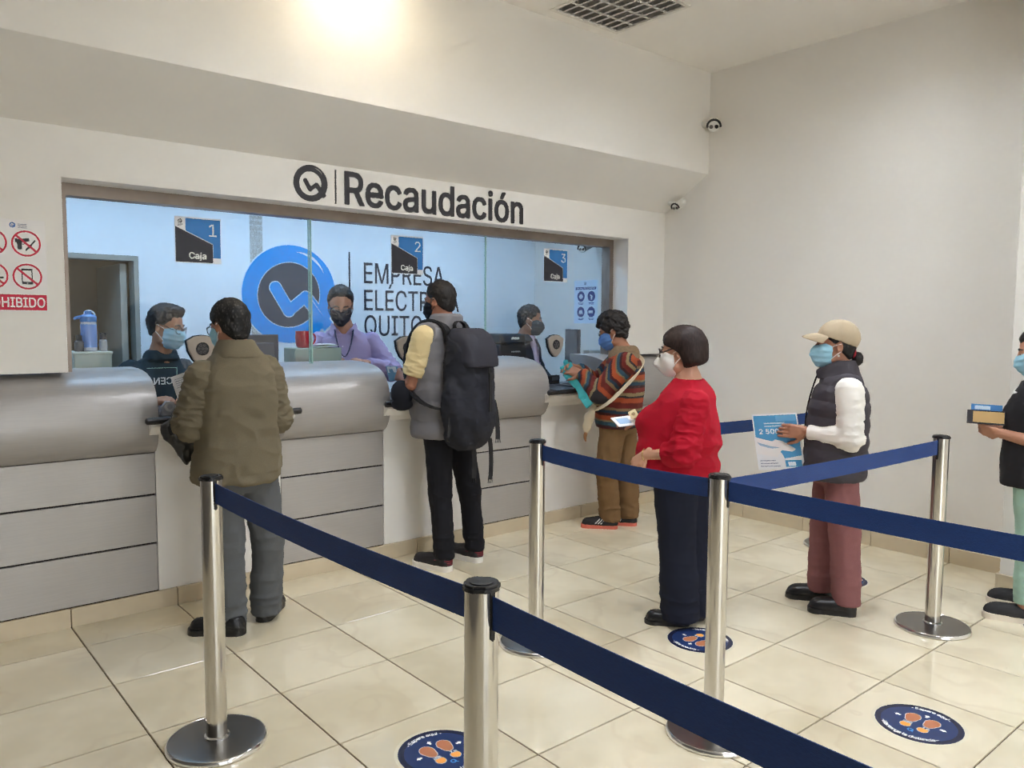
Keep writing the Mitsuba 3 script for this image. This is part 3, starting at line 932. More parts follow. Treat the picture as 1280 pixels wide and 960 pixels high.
# ---------------------------------------------------------------- people
def garment(fig, name, rows, phi, sleeves, material, h=0.0085, k=0.025, power=2.4, folds=(0.006, (7, 7, 13)), cuts=(), extra=None, bump=None, seed=1, smooth=2, tol=0.0006, label=None, parent=None, crease=0.0, sleeve_mat=None, **kw):
    """A garment's trunk; each sleeve (points, radii) is a mesh of its own under it, square at the cuff."""
    pts = [np.array([r[3], r[4], r[0]]) for r in rows]
    R = max(max(r[1], r[2]) for r in rows) + 0.05
    lo, hi = np.min(pts, 0) - [R, R, 0.06], np.max(pts, 0) + [R, R, 0.06]
    f = Field(lo, hi, h)
    f.trunk(rows, phi, 0, 'add', power)
    if extra:
        extra(f)
    for p, n in cuts:
        f.keep(p, n, 0.006)
    m = f.mesh(smooth)
    if folds:
        m = ruffle(m, folds[0], folds[1], seed, 3)
    v = np.asarray(m.vertices)
    d = np.zeros(len(v))
    if crease:
        zt, zb = rows[-1][0] if rows[-1][0] > rows[0][0] else rows[0][0], min(r[0] for r in rows)
        low = np.clip((zt - v[:, 2]) / max(zt - zb, 1e-6), 0, 1)
        d += crease * (creases(v, (9, 9, 3.2), seed + 3) * (0.3 + 0.7 * low) + creases(v + 0.35 * v[:, [2, 0, 1]], (6, 6, 11), seed + 7) * 0.8)
    if bump:
        d += bump(v)
    m = trimesh.Trimesh(v + np.asarray(m.vertex_normals) * d[:, None], m.faces, process=False)
    key = fig.put(name, thin(m, tol), material, True, label, parent, **kw)
    for q, s in enumerate(sleeves):
        P, r = [np.asarray(x, float) for x in s[0]], list(s[1])
        g = Field(np.min(P, 0) - max(r) - 0.05, np.max(P, 0) + max(r) + 0.05, min(h, 0.0075))
        g.chain(P, r, 0.03)
        g.keep(P[-1], P[-1] - P[-2], 0.004)
        m = g.mesh(2)
        v = np.asarray(m.vertices)
        ax = unit(P[-1] - P[0])
        d = (meshkit.fbm(v * (8, 8, 9), 2, seed + q) - 0.5) * 0.010
        mid = P[1] if len(P) > 2 else P[-1]
        near = np.exp(-(np.linalg.norm(v - mid, axis=1) / 0.12) ** 2)
        arm = unit(P[1] - P[0])
        t = (v - P[0]) @ arm
        w = v - np.outer(t * 0.55, arm)          # folds run round the arm
        d += (0.005 + 0.008 * near + max(crease, 0.003)) * creases(w * 1.0 + np.outer(t, arm) * 0.9, (13, 13, 24), seed + 11 + q) * (0.5 + 0.5 * near)
        e = np.abs((v - P[-1]) @ unit(P[-1] - P[-2]))
        d *= np.clip(e / 0.03, 0.15, 1)
        m = trimesh.Trimesh(v + np.asarray(m.vertex_normals) * d[:, None], m.faces, process=False)
        fig.put('sleeve', thin(m, tol), sleeve_mat or material, True, None, key)
    return key


def trousers(fig, legs, waist, r, material, hem=0.05, h=0.0085, folds=0.006, seed=3, hip=(0.17, 0.13), phi=0.0, crease=False, label=None):
    """legs: (hip, knee, ankle) twice; r: radii at hip, knee, hem; waist: centre of the top edge."""
    pts = np.array([q for L in legs for q in L[:3]] + [waist])
    lo, hi = pts.min(0) - [0.22, 0.22, 0.12], pts.max(0) + [0.22, 0.22, 0.06]
    f = Field(lo, hi, h)
    w = np.asarray(waist, float)
    hz = np.mean([L[0][2] for L in legs])
    hc = np.mean([L[0] for L in legs], 0)
    f.trunk([(w[2], hip[0] * 0.93, hip[1] * 0.95, w[0], w[1]), ((w[2] + hz) / 2, hip[0], hip[1], (w[0] + hc[0]) / 2, (w[1] + hc[1]) / 2), (hz - 0.02, hip[0] * 0.98, hip[1] * 0.98, hc[0], hc[1]), (hz - 0.10, hip[0] * 0.7, hip[1] * 0.75, hc[0], hc[1])], phi, 0)
    for L in legs:
        a, kn, an = (np.asarray(q, float) for q in L[:3])
        ft = an + (kn - an) * ((hem - an[2]) / (kn[2] - an[2]))
        ft[:2] = an[:2]
        f.chain([a, (a + kn) / 2, kn, (kn * 0.45 + an * 0.55), ft], [r[0], (r[0] + r[1]) / 2, r[1], (r[1] * 0.5 + r[2] * 0.5), r[2]], 0.02)
    f.keep([0, 0, hem], [0, 0, -1], 0.004)
    m = f.mesh(2)
    v = np.asarray(m.vertices)
    low = np.clip(1 - np.abs(v[:, 2] - hem - 0.09) / 0.16, 0, 1)
    knee = np.clip(1 - np.abs(v[:, 2] - np.mean([L[1][2] for L in legs])) / 0.15, 0, 1)
    d = folds * (creases(v, [6, 6, 17], seed) * (0.25 + 1.5 * low + 0.9 * knee) + creases(v, [11, 11, 3], seed + 5) * 0.8)
    m = trimesh.Trimesh(v + np.asarray(m.vertex_normals) * d[:, None], m.faces, process=False)
    return fig.put('trousers', thin(m, 0.0006), material, True, label)


def cloth(name, r, g, b, var=0.12, fine=500, rough=0.85, sheen=0.3):
    lo, hi = ([x * q for x in lin(r, g, b)] for q in (1 - var, 1 + var))
    return mat(name, proc(lambda p, n, uv: mix(lo, hi, 0.6 * noise(p.x * fine, p.y * fine, p.z * fine * 0.6) + 0.4 * fbm(p.x * 9, p.y * 9, p.z * 9, 2))), rough, spec=0.2, sheen=sheen)


def strands(m, amp=0.004, freq=(40, 40, 10), seed=0):
    return ruffle(m, amp, freq, seed, 3)


mat('hair_black', proc(lambda p, n, uv: mix(lin(14, 12, 12), lin(36, 31, 30), noise(p.x * 260, p.y * 260, p.z * 60))), 0.6, spec=0.3)
mat('hair_brown', proc(lambda p, n, uv: mix(lin(20, 13, 12), lin(46, 30, 26), noise(p.x * 240, p.y * 240, p.z * 40))), 0.55, spec=0.22)
mat('hair_grey', proc(lambda p, n, uv: mix(lin(24, 23, 24), lin(80, 78, 76), smoothstep(0.45, 0.95, noise(p.x * 160, p.y * 160, p.z * 60)))), 0.65, spec=0.25)
mat('hair_dark_grey', proc(lambda p, n, uv: mix(lin(16, 15, 15), lin(58, 54, 52), smoothstep(0.55, 1.0, noise(p.x * 200, p.y * 200, p.z * 70)))), 0.6, spec=0.3)
MASK_BLUE = cloth('mask_blue', 150, 196, 216, 0.03, 900, 0.8, 0.1)
MASK_MID = cloth('mask_mid_blue', 92, 130, 190, 0.03, 900, 0.8, 0.1)
MASK_WHITE = cloth('mask_white', 232, 230, 228, 0.02, 900, 0.8, 0.1)
MASK_BLACK = cloth('mask_black', 20, 22, 32, 0.1, 900, 0.8, 0.1)
MASK_GREY = cloth('mask_grey', 62, 70, 76, 0.1, 900, 0.8, 0.1)
WHITE_STRAP = M(225, 225, 225, 0.7)
RIM = M(24, 22, 22, 0.3)


# --- the man in the olive jacket, at the first desk
def man_olive():
    F = Figure('man in an olive jacket and grey trousers at the first cashier desk', (0.60, -0.22), 20.2)
    phi = math.radians(-22)
    R, Fw = facing(phi)
    sk = skin(150, 106, 84)
    A = head_axes(math.radians(-38), math.radians(-12))
    hc = np.array([0.015, 0.03, 1.468])
    shl, shr = np.array([-0.105, -0.055, 1.232]), np.array([0.180, 0.055, 1.250])
    ell_, elr = np.array([-0.158, -0.045, 1.020]), np.array([0.222, 0.05, 1.025])
    wl, wr = np.array([-0.175, 0.185, 1.085]), np.array([0.222, 0.285, 1.052])
    legs = [((-0.04, 0.0, 0.78), (-0.012, 0.0, 0.42), (-0.012, -0.02, 0.08), (-0.12, 0.03, 0.03)), ((0.125, 0.03, 0.78), (0.172, 0.05, 0.42), (0.160, 0.09, 0.08), (0.18, 0.2, 0.03))]
    P = person_body(F, hc, A, (0.045, 0.01, 1.34), [(shl, ell_, wl), (shr, elr, wr)], legs, [(0.04, 0, 1.2), (0.04, 0, 1.0), (0.045, 0, 0.85)], 1.0, sk,
                    hands=[dict(w=wl, d=(-0.12, 0.9, 0.3), n=(0.85, 0.1, -0.3), side=-1, curl=(0.5, 0.6, 0.7, 0.75), thumb=0.5), dict(w=wr, d=(0.0, 1, -0.1), n=(0, -0.15, -1), side=1, curl=(0.15, 0.18, 0.2, 0.25), thumb=0.1)])
    m = cloth('olive', 101, 93, 76, 0.10, 420, 0.9, 0.5)
    rows = [(0.735, 0.202, 0.142, 0.04, 0.0), (0.80, 0.204, 0.146, 0.04, 0), (0.95, 0.192, 0.142, 0.04, 0), (1.10, 0.186, 0.140, 0.04, 0), (1.19, 0.188, 0.134, 0.04, 0), (1.25, 0.176, 0.120, 0.042, 0), (1.30, 0.145, 0.102, 0.045, 0.0), (1.335, 0.110, 0.090, 0.048, 0.005), (1.365, 0.082, 0.08, 0.05, 0.005)]

    def yoke(v):
        d = -0.004 * np.exp(-((v[:, 2] - 1.185 + 0.02 * v[:, 0]) / 0.005) ** 2) * ((v[:, 1] < 0.02) & (np.abs(v[:, 0] - 0.04) < 0.19))
        d = d - 0.004 * np.exp(-((v[:, 2] - 0.775) / 0.005) ** 2)
        el = np.exp(-(np.linalg.norm(v - ell_, axis=1) / 0.09) ** 2) + np.exp(-(np.linalg.norm(v - elr, axis=1) / 0.09) ** 2)
        d = d + 0.009 * (meshkit.noise(v * [16, 16, 34], 4) - 0.5) * el
        c = np.exp(-((v[:, 0] - 0.0) / 0.09) ** 2) * np.exp(-((v[:, 2] - 1.0) / 0.2) ** 2)
        return d + 0.008 * (meshkit.noise(v * [22, 10, 5] + [0, 0, v.mean()], 9) - 0.5) * (0.4 + c)
    j = garment(F, 'jacket', rows, phi, [([shl, ell_, wl - 0.02 * unit(wl - ell_)], [0.079, 0.076, 0.052], 1), ([shr, elr, wr - 0.03 * unit(wr - elr)], [0.077, 0.072, 0.052], 1)], m, folds=(0.008, (6, 6, 9)), bump=yoke, seed=3, crease=0.015, label='olive brown corduroy jacket')
    garment(F, 'collar', [(1.325, 0.118, 0.098, 0.048, -0.004), (1.352, 0.108, 0.094, 0.046, 0.0), (1.392, 0.086, 0.080, 0.042, 0.006), (1.408, 0.079, 0.074, 0.040, 0.008)], math.radians(-26), [], m, h=0.006, folds=(0.002, (9, 9, 9)), cuts=[((0.0, 0.06, 1.36), (-0.3, 0.8, 0.5))], parent=j)
    F.put('hanger_loop', ribbon([[0.035, -0.146, 1.178], [0.055, -0.143, 1.180], [0.075, -0.137, 1.180]], [0, 0, 1], 0.010, 0.004), M(120, 112, 86), 40, parent=j)
    trousers(F, legs, (0.045, 0.0, 0.88), (0.098, 0.074, 0.072), cloth('grey_trousers', 84, 86, 88, 0.10, 600), hem=0.035, folds=0.009, hip=(0.175, 0.125), phi=phi)
    bl = M(22, 22, 23, 0.35)
    shoe(F, (0.06, -0.085, 0), (-0.92, 0.40, 0), 0.28, 0.098, bl, M(16, 16, 16, 0.6))
    shoe(F, (0.135, 0.035, 0), (0.35, 0.93, 0), 0.28, 0.098, bl, M(16, 16, 16, 0.6))
    hf = hair_cap(P, A, 1.0, 0.012, ((0.082, 0.072), (-0.085, -0.098)))
    F.put('hair', thin(strands(hf.mesh(1), 0.006, (55, 55, 34), 3), 0.0003), 'mat_hair_dark_grey', True)
    mask(F, P, A, 1.0, MASK_BLUE, strap_mat=WHITE_STRAP)
    glasses(F, P, A, 1.0, RIM)
    eyes(F, P, A, 1.0, brow_mat='mat_hair_black')
    return F, wl, wr


# --- the man with the backpack, at the second desk
def man_backpack():
    F = Figure('tall man in a grey puffer vest and cream sleeves wearing the backpack', (2.02, 0.0), 35.3)
    phi = math.radians(-50)
    R, Fw = facing(phi)
    sk = skin(158, 108, 86)
    A = head_axes(math.radians(-54), math.radians(-6))
    hc = np.array([-0.035, 0.02, 1.618])
    shl, shr = np.array([-0.125, -0.15, 1.405]), np.array([0.09, 0.14, 1.41])
    ell_, elr = np.array([-0.205, -0.12, 1.125]), np.array([0.10, 0.24, 1.13])
    wl, wr = np.array([-0.270, 0.09, 1.150]), np.array([-0.10, 0.36, 1.12])
    legs = [((-0.045, -0.06, 0.86), (-0.03, -0.10, 0.45), (-0.005, -0.14, 0.08), (-0.12, -0.02, 0.03)), ((0.075, 0.055, 0.86), (0.150, 0.04, 0.45), (0.185, 0.03, 0.08), (0.08, 0.15, 0.03))]
    P = person_body(F, hc, A, (-0.005, 0.0, 1.47), [(shl, ell_, wl), (shr, elr, wr)], legs, [(-0.03, 0, 1.32), (-0.04, 0, 1.1), (0.0, 0, 0.92)], 1.0, sk,
                    hands=[dict(w=wl, d=(-0.35, 0.9, 0.2), n=(0.75, 0.35, -0.2), side=-1, curl=(0.5, 0.55, 0.65, 0.7), thumb=0.6), dict(w=wr, d=(-0.9, 0.3, 0.0), n=(-0.2, -0.6, -0.6), side=1, curl=(0.4, 0.45, 0.5, 0.55), thumb=0.3)])
    v_ = cloth('vest_grey', 118, 116, 120, 0.05, 300, 0.6, 0.2)
    rows = [(0.795, 0.182, 0.160, -0.022, 0.0), (0.83, 0.190, 0.166, -0.024, 0.0), (0.92, 0.186, 0.158, -0.034, 0), (1.05, 0.180, 0.148, -0.05, 0), (1.20, 0.192, 0.145, -0.04, 0), (1.32, 0.200, 0.132, -0.03, 0), (1.40, 0.182, 0.112, -0.022, 0), (1.445, 0.135, 0.092, -0.012, 0), (1.475, 0.095, 0.085, -0.005, 0)]
    shirt = cloth('cream_shirt', 214, 194, 148, 0.05, 500)

    def quilt(v):
        return 0.010 * (np.abs(np.sin(np.pi * (v[:, 2] - 0.79) / 0.118)) ** 0.45 - 0.75)

    def caps(f):
        for q in (shl, shr):
            o_ = unit(q - [tc_[0], tc_[1], q[2]])
            f.ell(q - o_ * 0.030 + [0, 0, 0.008], (0.092, 0.090, 0.092), None, 0.03)
            f.keep(q + o_ * 0.010 - [0, 0, 0.02], o_ + np.array([0, 0, 0.30]), 0.010)
    tc_ = (shl + shr) / 2
    ve = garment(F, 'vest', rows, phi, [], v_, folds=(0.006, (8, 8, 8)), bump=quilt, label='grey puffer vest', extra=caps, crease=0.003)
    cz = lambda z, a, b, dx=0.0: (z, a, b, -0.005 + dx, 0.0)
    garment(F, 'collar', [cz(1.445, 0.120, 0.104), cz(1.475, 0.112, 0.104, 0.004), cz(1.505, 0.104, 0.100, 0.008), cz(1.535, 0.094, 0.092, 0.012), cz(1.548, 0.080, 0.080, 0.012)], phi, [], v_, h=0.006, folds=(0.003, (9, 9, 9)), cuts=[((-0.10, 0.05, 1.50), (-0.55, 0.45, 0.62))], parent=ve)
    cuff = shl + (ell_ - shl) * 0.80
    garment(F, 'sleeve_cap', [(1.33, 0.05, 0.05, shl[0], shl[1]), (1.38, 0.05, 0.05, shl[0], shl[1])], 0, [([shl, cuff], [0.072, 0.068], 1)], shirt, h=0.007, folds=None, label='short cream shirt sleeve')
    cuffr = shr + (elr - shr) * 0.75
    garment(F, 'sleeve_cap', [(1.33, 0.05, 0.05, shr[0], shr[1]), (1.38, 0.05, 0.05, shr[0], shr[1])], 0, [([shr, cuffr], [0.070, 0.066], 1)], shirt, h=0.008, folds=None)
    trousers(F, legs, (0.0, 0.0, 0.90), (0.092, 0.068, 0.056), cloth('black_trousers', 22, 22, 27, 0.15, 500, 0.85, 0.1), hem=0.075, folds=0.007, hip=(0.155, 0.118), phi=phi, seed=8)
    up, so = M(28, 26, 30, 0.6), M(226, 222, 214, 0.6)
    for heel, d in (((0.035, -0.185, 0), (-0.79, 0.61, 0)), ((0.225, -0.015, 0), (-0.72, 0.69, 0))):
        k, Q = shoe(F, heel, d, 0.285, 0.10, up, None, 0.105, 0.032, sole_mat=so)
        for q in range(3):
            z = 0.045 + q * 0.011
            F.put('stripe', tube(spline([Q(0.10, 0.043, z), Q(0.045, 0.0405, z), Q(0.006, 0.02, z), Q(0.0, 0.0, z), Q(0.006, -0.02, z), Q(0.045, -0.0405, z), Q(0.10, -0.043, z)], 14), 0.0032, 6), M(122, 30, 42, 0.6), True, parent=k)
    hf = hair_cap(P, A, 1.0, 0.008, ((0.084, 0.080), (-0.082, -0.078)))
    F.put('hair', thin(strands(hf.mesh(1), 0.004, (80, 80, 60), 3), 0.0003), 'mat_hair_black', True)
    mask(F, P, A, 1.0, MASK_BLACK)
    glasses(F, P, A, 1.0, M(150, 150, 150, 0.3, 0.8), r=0.0014)
    eyes(F, P, A, 1.0, brow_mat='mat_hair_black')
    return F, wl, phi, R, Fw


STRIPES = [((88, 34, 30), 1.0), ((140, 66, 42), 0.8), ((44, 40, 42), 0.35), ((128, 112, 84), 0.6), ((92, 36, 32), 0.9), ((58, 34, 34), 0.5), ((44, 66, 78), 0.7), ((120, 104, 78), 0.35), ((150, 72, 44), 0.9), ((70, 30, 30), 0.5), ((36, 52, 66), 0.55), ((112, 92, 68), 0.5)]


def stripe_color(t, pitch=0.30):
    w = np.cumsum([s[1] for s in STRIPES])
    u = (t / pitch % 1.0) * w[-1]
    return np.array([lin(*s[0]) for s in STRIPES])[np.searchsorted(w, u)]


scene['mat_knit'] = {'type': 'twosided', 'bsdf': {'type': 'principled', 'base_color': {'type': 'mesh_attribute', 'name': 'vertex_color'}, 'roughness': 0.9, 'specular': 0.15, 'sheen': 0.5}}


# --- the man in the striped jacket, at the third desk
def man_striped():
    F = Figure('curly-haired man in a striped knit jacket at the third cashier desk', (3.53, -0.08), 48.0)
    phi = math.radians(-78)
    R, Fw = facing(phi)
    sk = skin(156, 108, 84)
    A = head_axes(math.radians(-82), math.radians(-20))
    hc = np.array([-0.070, 0.0, 1.435])
    shl, shr = np.array([0.02, -0.165, 1.205]), np.array([-0.02, 0.165, 1.21])
    ell_, elr = np.array([-0.150, -0.205, 0.995]), np.array([-0.19, 0.17, 1.03])
    wl, wr = np.array([-0.285, -0.09, 1.13]), np.array([-0.315, 0.03, 1.16])
    legs = [((-0.05, -0.085, 0.80), (-0.095, -0.08, 0.42), (-0.065, -0.05, 0.08), (-0.2, -0.05, 0.03)), ((0.01, 0.085, 0.80), (0.050, 0.05, 0.42), (0.072, 0.05, 0.08), (-0.06, 0.06, 0.03))]
    P = person_body(F, hc, A, (0.01, 0, 1.275), [(shl, ell_, wl), (shr, elr, wr)], legs, [(0.0, 0, 1.14), (0.0, 0, 0.98), (-0.02, 0, 0.86)], 1.0, sk,
                    hands=[dict(w=wl, d=(-0.85, 0.25, 0.25), n=(0.15, 0.6, -0.6), side=-1, curl=(0.5, 0.55, 0.6, 0.65), thumb=0.4), dict(w=wr, d=(-0.8, -0.45, 0.2), n=(0.2, -0.5, -0.7), side=1, curl=(0.5, 0.55, 0.6, 0.65), thumb=0.4)])
    rows = [(0.745, 0.200, 0.155, -0.022, 0), (0.78, 0.205, 0.162, -0.022, 0), (0.92, 0.205, 0.165, -0.010, 0), (1.05, 0.203, 0.160, 0.004, 0), (1.15, 0.198, 0.145, 0.014, 0), (1.215, 0.180, 0.125, 0.018, 0), (1.255, 0.13, 0.105, 0.020, 0), (1.285, 0.09, 0.09, 0.018, 0)]
    # the trunk and each sleeve: the stripes run round the trunk and along the arm
    def wobble(v):
        return 0.018 * (meshkit.fbm(v * [5, 5, 9], 3, 4) - 0.5)

    def knit(name, f, coord, parent=None, seed=2, label=None):
        m = ruffle(f.mesh(2), 0.007, (8, 8, 12), seed, 3)
        v = np.asarray(m.vertices)
        return F.put(name, m, 'mat_knit', True, label, parent, color=stripe_color(coord(v) + wobble(v)))
    f = Field([-0.30, -0.30, 0.70], [0.28, 0.30, 1.32], 0.0065)
    f.trunk(rows, phi, 0)
    j = knit('jacket', f, lambda v: v[:, 2] + 0.06 * v[:, 0], label='brown, rust and blue striped knit jacket')
    for sh, el, wr_, off in ((shl, ell_, wl, 0.11), (shr, elr, wr, 0.05)):
        f = Field(np.min([sh, el, wr_], 0) - 0.12, np.max([sh, el, wr_], 0) + 0.12, 0.0065)
        f.chain([sh + [0.0, 0, 0.005], el, wr_], [0.088, 0.078, 0.050], 0.03)
        c = Field(f.lo, f.lo + f.h * (f.n - 1), f.h)
        d = unit(wr_ - el)
        c.F = c.F[:f.n[0], :f.n[1], :f.n[2]]
        f.keep(wr_ + d * 0.0, d, 0.004)
        L1 = np.linalg.norm(el - sh)

        def along(v, sh=sh, el=el, wr_=wr_, L1=L1, off=off):
            t1 = np.clip((v - sh) @ unit(el - sh), -0.1, L1)
            t2 = np.clip((v - el) @ unit(wr_ - el), 0, 1)
            return off + t1 + t2
        knit('sleeve', f, along, j, 5)
    garment(F, 'collar', [(1.245, 0.128, 0.118, 0.018, 0.0), (1.275, 0.112, 0.110, 0.016, 0.0), (1.315, 0.092, 0.098, 0.016, 0.0), (1.335, 0.078, 0.086, 0.014, 0.0)], phi, [], cloth('fleece', 122, 102, 80, 0.25, 130, 0.95, 0.6), h=0.006, folds=(0.004, (30, 30, 30)), cuts=[((-0.09, 0.0, 1.285), (-0.8, 0.0, 0.6))], parent=j, label='grey brown fleece collar')
    trousers(F, legs, (-0.015, 0, 0.88), (0.098, 0.080, 0.070), cloth('brown_trousers', 112, 86, 58, 0.08, 300), hem=0.055, folds=0.009, hip=(0.18, 0.15), phi=phi, seed=12)
    up, so = M(26, 24, 26, 0.6), M(206, 110, 92, 0.6)
    for heel, d in (((-0.005, -0.065, 0), (-0.99, 0.05, 0)), ((0.135, 0.04, 0), (-0.97, 0.15, 0))):
        k, Q = shoe(F, heel, d, 0.275, 0.094, up, None, 0.100, 0.022, sole_mat=so)
        for q in range(3):
            for e in (-1, 1):
                F.put('stripe', ribbon([Q(0.125 + q * 0.022, e * 0.0455, 0.036), Q(0.105 + q * 0.022, e * 0.042, 0.055), Q(0.09 + q * 0.022, e * 0.036, 0.072)], [1, 0, 0], 0.008, 0.004), M(190, 186, 184, 0.6), 40, parent=k)
    hf = hair_cap(P, A, 1.0, 0.022, ((0.092, 0.066), (-0.085, -0.100)), grow=(0.004, 0.004, 0.006))
    F.put('hair', thin(ruffle(hf.mesh(1), 0.016, (38, 38, 38), 3, 2), 0.0003), 'mat_hair_black', True)
    mask(F, P, A, 1.0, MASK_MID, strap_mat=WHITE_STRAP)
    glasses(F, P, A, 1.0, RIM)
    eyes(F, P, A, 1.0, brow_mat='mat_hair_black')
    return F, wl, wr


# --- the woman in red, waiting first in the queue
def woman_red():
    F = Figure('woman with a dark bob, white mask, red top and black trousers', (2.43, -1.47), 52.2)
    phi = math.radians(-72)
    R, Fw = facing(phi)
    sk = skin(196, 148, 124)
    A = head_axes(math.radians(-74), math.radians(-4))
    hc = np.array([-0.005, 0.0, 1.355])
    shl, shr = np.array([0.065, -0.150, 1.105]), np.array([-0.03, 0.150, 1.11])
    ell_, elr = np.array([0.020, -0.235, 0.885]), np.array([-0.12, 0.225, 0.92])
    wl, wr = np.array([-0.165, -0.150, 0.850]), np.array([-0.185, 0.08, 0.998])
    legs = [((-0.015, -0.095, 0.78), (-0.005, -0.115, 0.42), (0.020, -0.130, 0.08), (-0.11, -0.128, 0.025)), ((0.035, 0.085, 0.78), (0.070, 0.0, 0.42), (0.100, -0.025, 0.08), (-0.03, -0.02, 0.025))]
    P = person_body(F, hc, A, (0.035, 0.0, 1.205), [(shl, ell_, wl), (shr, elr, wr)], legs, [(0.03, 0, 1.08), (0.0, 0, 0.92), (0.0, 0, 0.84)], 1.0, sk, neck_r=0.050, hand_scale=0.95,
                    hands=[dict(w=wl, d=(-0.62, 0.42, -0.62), n=(0.62, 0.5, -0.3), side=-1, curl=(0.35, 0.4, 0.45, 0.5), thumb=0.3), dict(w=wr, d=(-0.97, -0.12, 0.06), n=(0.1, -0.35, -0.9), side=1, curl=(0.35, 0.5, 0.6, 0.7), thumb=0.5, thumb_out=0.5)])
    red = cloth('red_knit', 158, 15, 36, 0.06, 500, 0.8, 0.4)
    rows = [(0.720, 0.205, 0.178, 0.012, 0.0), (0.78, 0.215, 0.184, 0.005, 0), (0.86, 0.212, 0.192, -0.004, 0), (0.94, 0.205, 0.190, -0.002, 0), (1.00, 0.200, 0.182, 0.0, 0), (1.07, 0.198, 0.152, 0.018, 0), (1.13, 0.185, 0.125, 0.03, 0), (1.175, 0.145, 0.100, 0.036, 0), (1.205, 0.098, 0.082, 0.038, 0), (1.222, 0.076, 0.072, 0.038, 0)]

    def bust(f):
        c = np.array([0.0, 0, 1.0])
        for e in (-1, 1):
            f.ell(c + Fw * 0.105 + R * e * 0.085, (0.085, 0.085, 0.082), None, 0.05)
        f.ell(np.array([0.0, 0, 0.83]) + Fw * 0.06, (0.15, 0.15, 0.085), None, 0.06)

    def rolls(v):
        back = np.clip(((v[:, 0]) * -Fw[0] + v[:, 1] * -Fw[1]) * 8, 0, 1)
        d = 0.012 * np.cos((v[:, 2] - 0.90 + 0.12 * v[:, 1]) / 0.060 * np.pi) * back * np.exp(-((v[:, 2] - 0.86) / 0.08) ** 2)
        el = np.exp(-(np.linalg.norm(v - ell_, axis=1) / 0.11) ** 2)
        return d + 0.011 * (meshkit.noise(v * [14, 14, 40], 4) - 0.5) * el - 0.003 * np.exp(-((v[:, 2] - 0.738) / 0.004) ** 2)
    cuff = ell_ + (wl - ell_) * 0.50
    garment(F, 'top', rows, phi, [([shl, ell_, cuff], [0.076, 0.070, 0.056], 1), ([shr, elr, elr + (wr - elr) * 0.5], [0.072, 0.062, 0.054], 1)], red, h=0.0075, folds=(0.006, (7, 7, 11)), extra=bust, bump=rolls, seed=5, crease=0.010, label='red knit top with three-quarter sleeves')
    trousers(F, legs, (0.005, 0, 0.86), (0.115, 0.088, 0.092), cloth('navy_trousers', 22, 25, 38, 0.12, 500, 0.85, 0.1), hem=0.035, folds=0.007, hip=(0.176, 0.155), phi=phi, seed=15)
    bl = M(20, 20, 22, 0.35)
    for heel, d in (((0.075, -0.128, 0), (-1.0, 0.01, 0)), ((0.150, -0.035, 0), (-0.98, 0.1, 0))):
        k, Q = shoe(F, heel, d, 0.235, 0.086, bl, M(14, 14, 14), 0.062, 0.014)
        F.put('bow', tube(spline([Q(0.150, -0.022, 0.050), Q(0.162, 0.0, 0.053), Q(0.150, 0.022, 0.050)], 7), 0.006, 8), bl, True, parent=k)
    # bob: a full cap of hair with a rounded edge below the ears
    c = P(0, -0.02, 0.0)
    f = Field(c - 0.19, c + 0.19, 0.005)
    f.ell(P(0, -0.020, 0.030), (0.096, 0.118, 0.106), A, 0)
    f.ell(P(0, -0.055, -0.035), (0.090, 0.080, 0.078), A, 0.03)
    f.keep(P(0, 0.0, -0.088), -A[2] - 0.20 * A[1], 0.025)
    f.keep(P(0, 0.078, 0.06), A[1] * 0.86 - A[2] * 0.34, 0.015)
    f.ell(P(0, 0.100, -0.042), (0.170, 0.142, 0.088), A, 0.012, 'cut')
    g = f.mesh(2)
    g = strands(g, 0.006, (26, 26, 9), 7)
    F.put('hair', thin(g, 0.0004), 'mat_hair_brown', True)
    mask(F, P, A, 1.0, MASK_WHITE, 'respirator', strap_mat=WHITE_STRAP)
    glasses(F, P, A, 1.0, M(30, 22, 26, 0.25), w=0.027, hgt=0.021, r=0.0032)
    eyes(F, P, A, 1.0, brow_mat='mat_hair_brown')
    w = wl + 0.0 * unit(wl - ell_)
    d = unit(wl - ell_)
    u_ = unit(np.cross(d, [0, 0, 1]))
    v_ = np.cross(u_, d)
    F.put('bracelet', tube([w + d * 0.0 + 0.031 * (math.cos(a) * u_ + math.sin(a) * v_) for a in np.arange(20) * 2 * np.pi / 20], 0.0026, 6, closed=True), M(206, 176, 120, 0.25, 0.8), True, label='thin gold bracelet')
    return F, wr


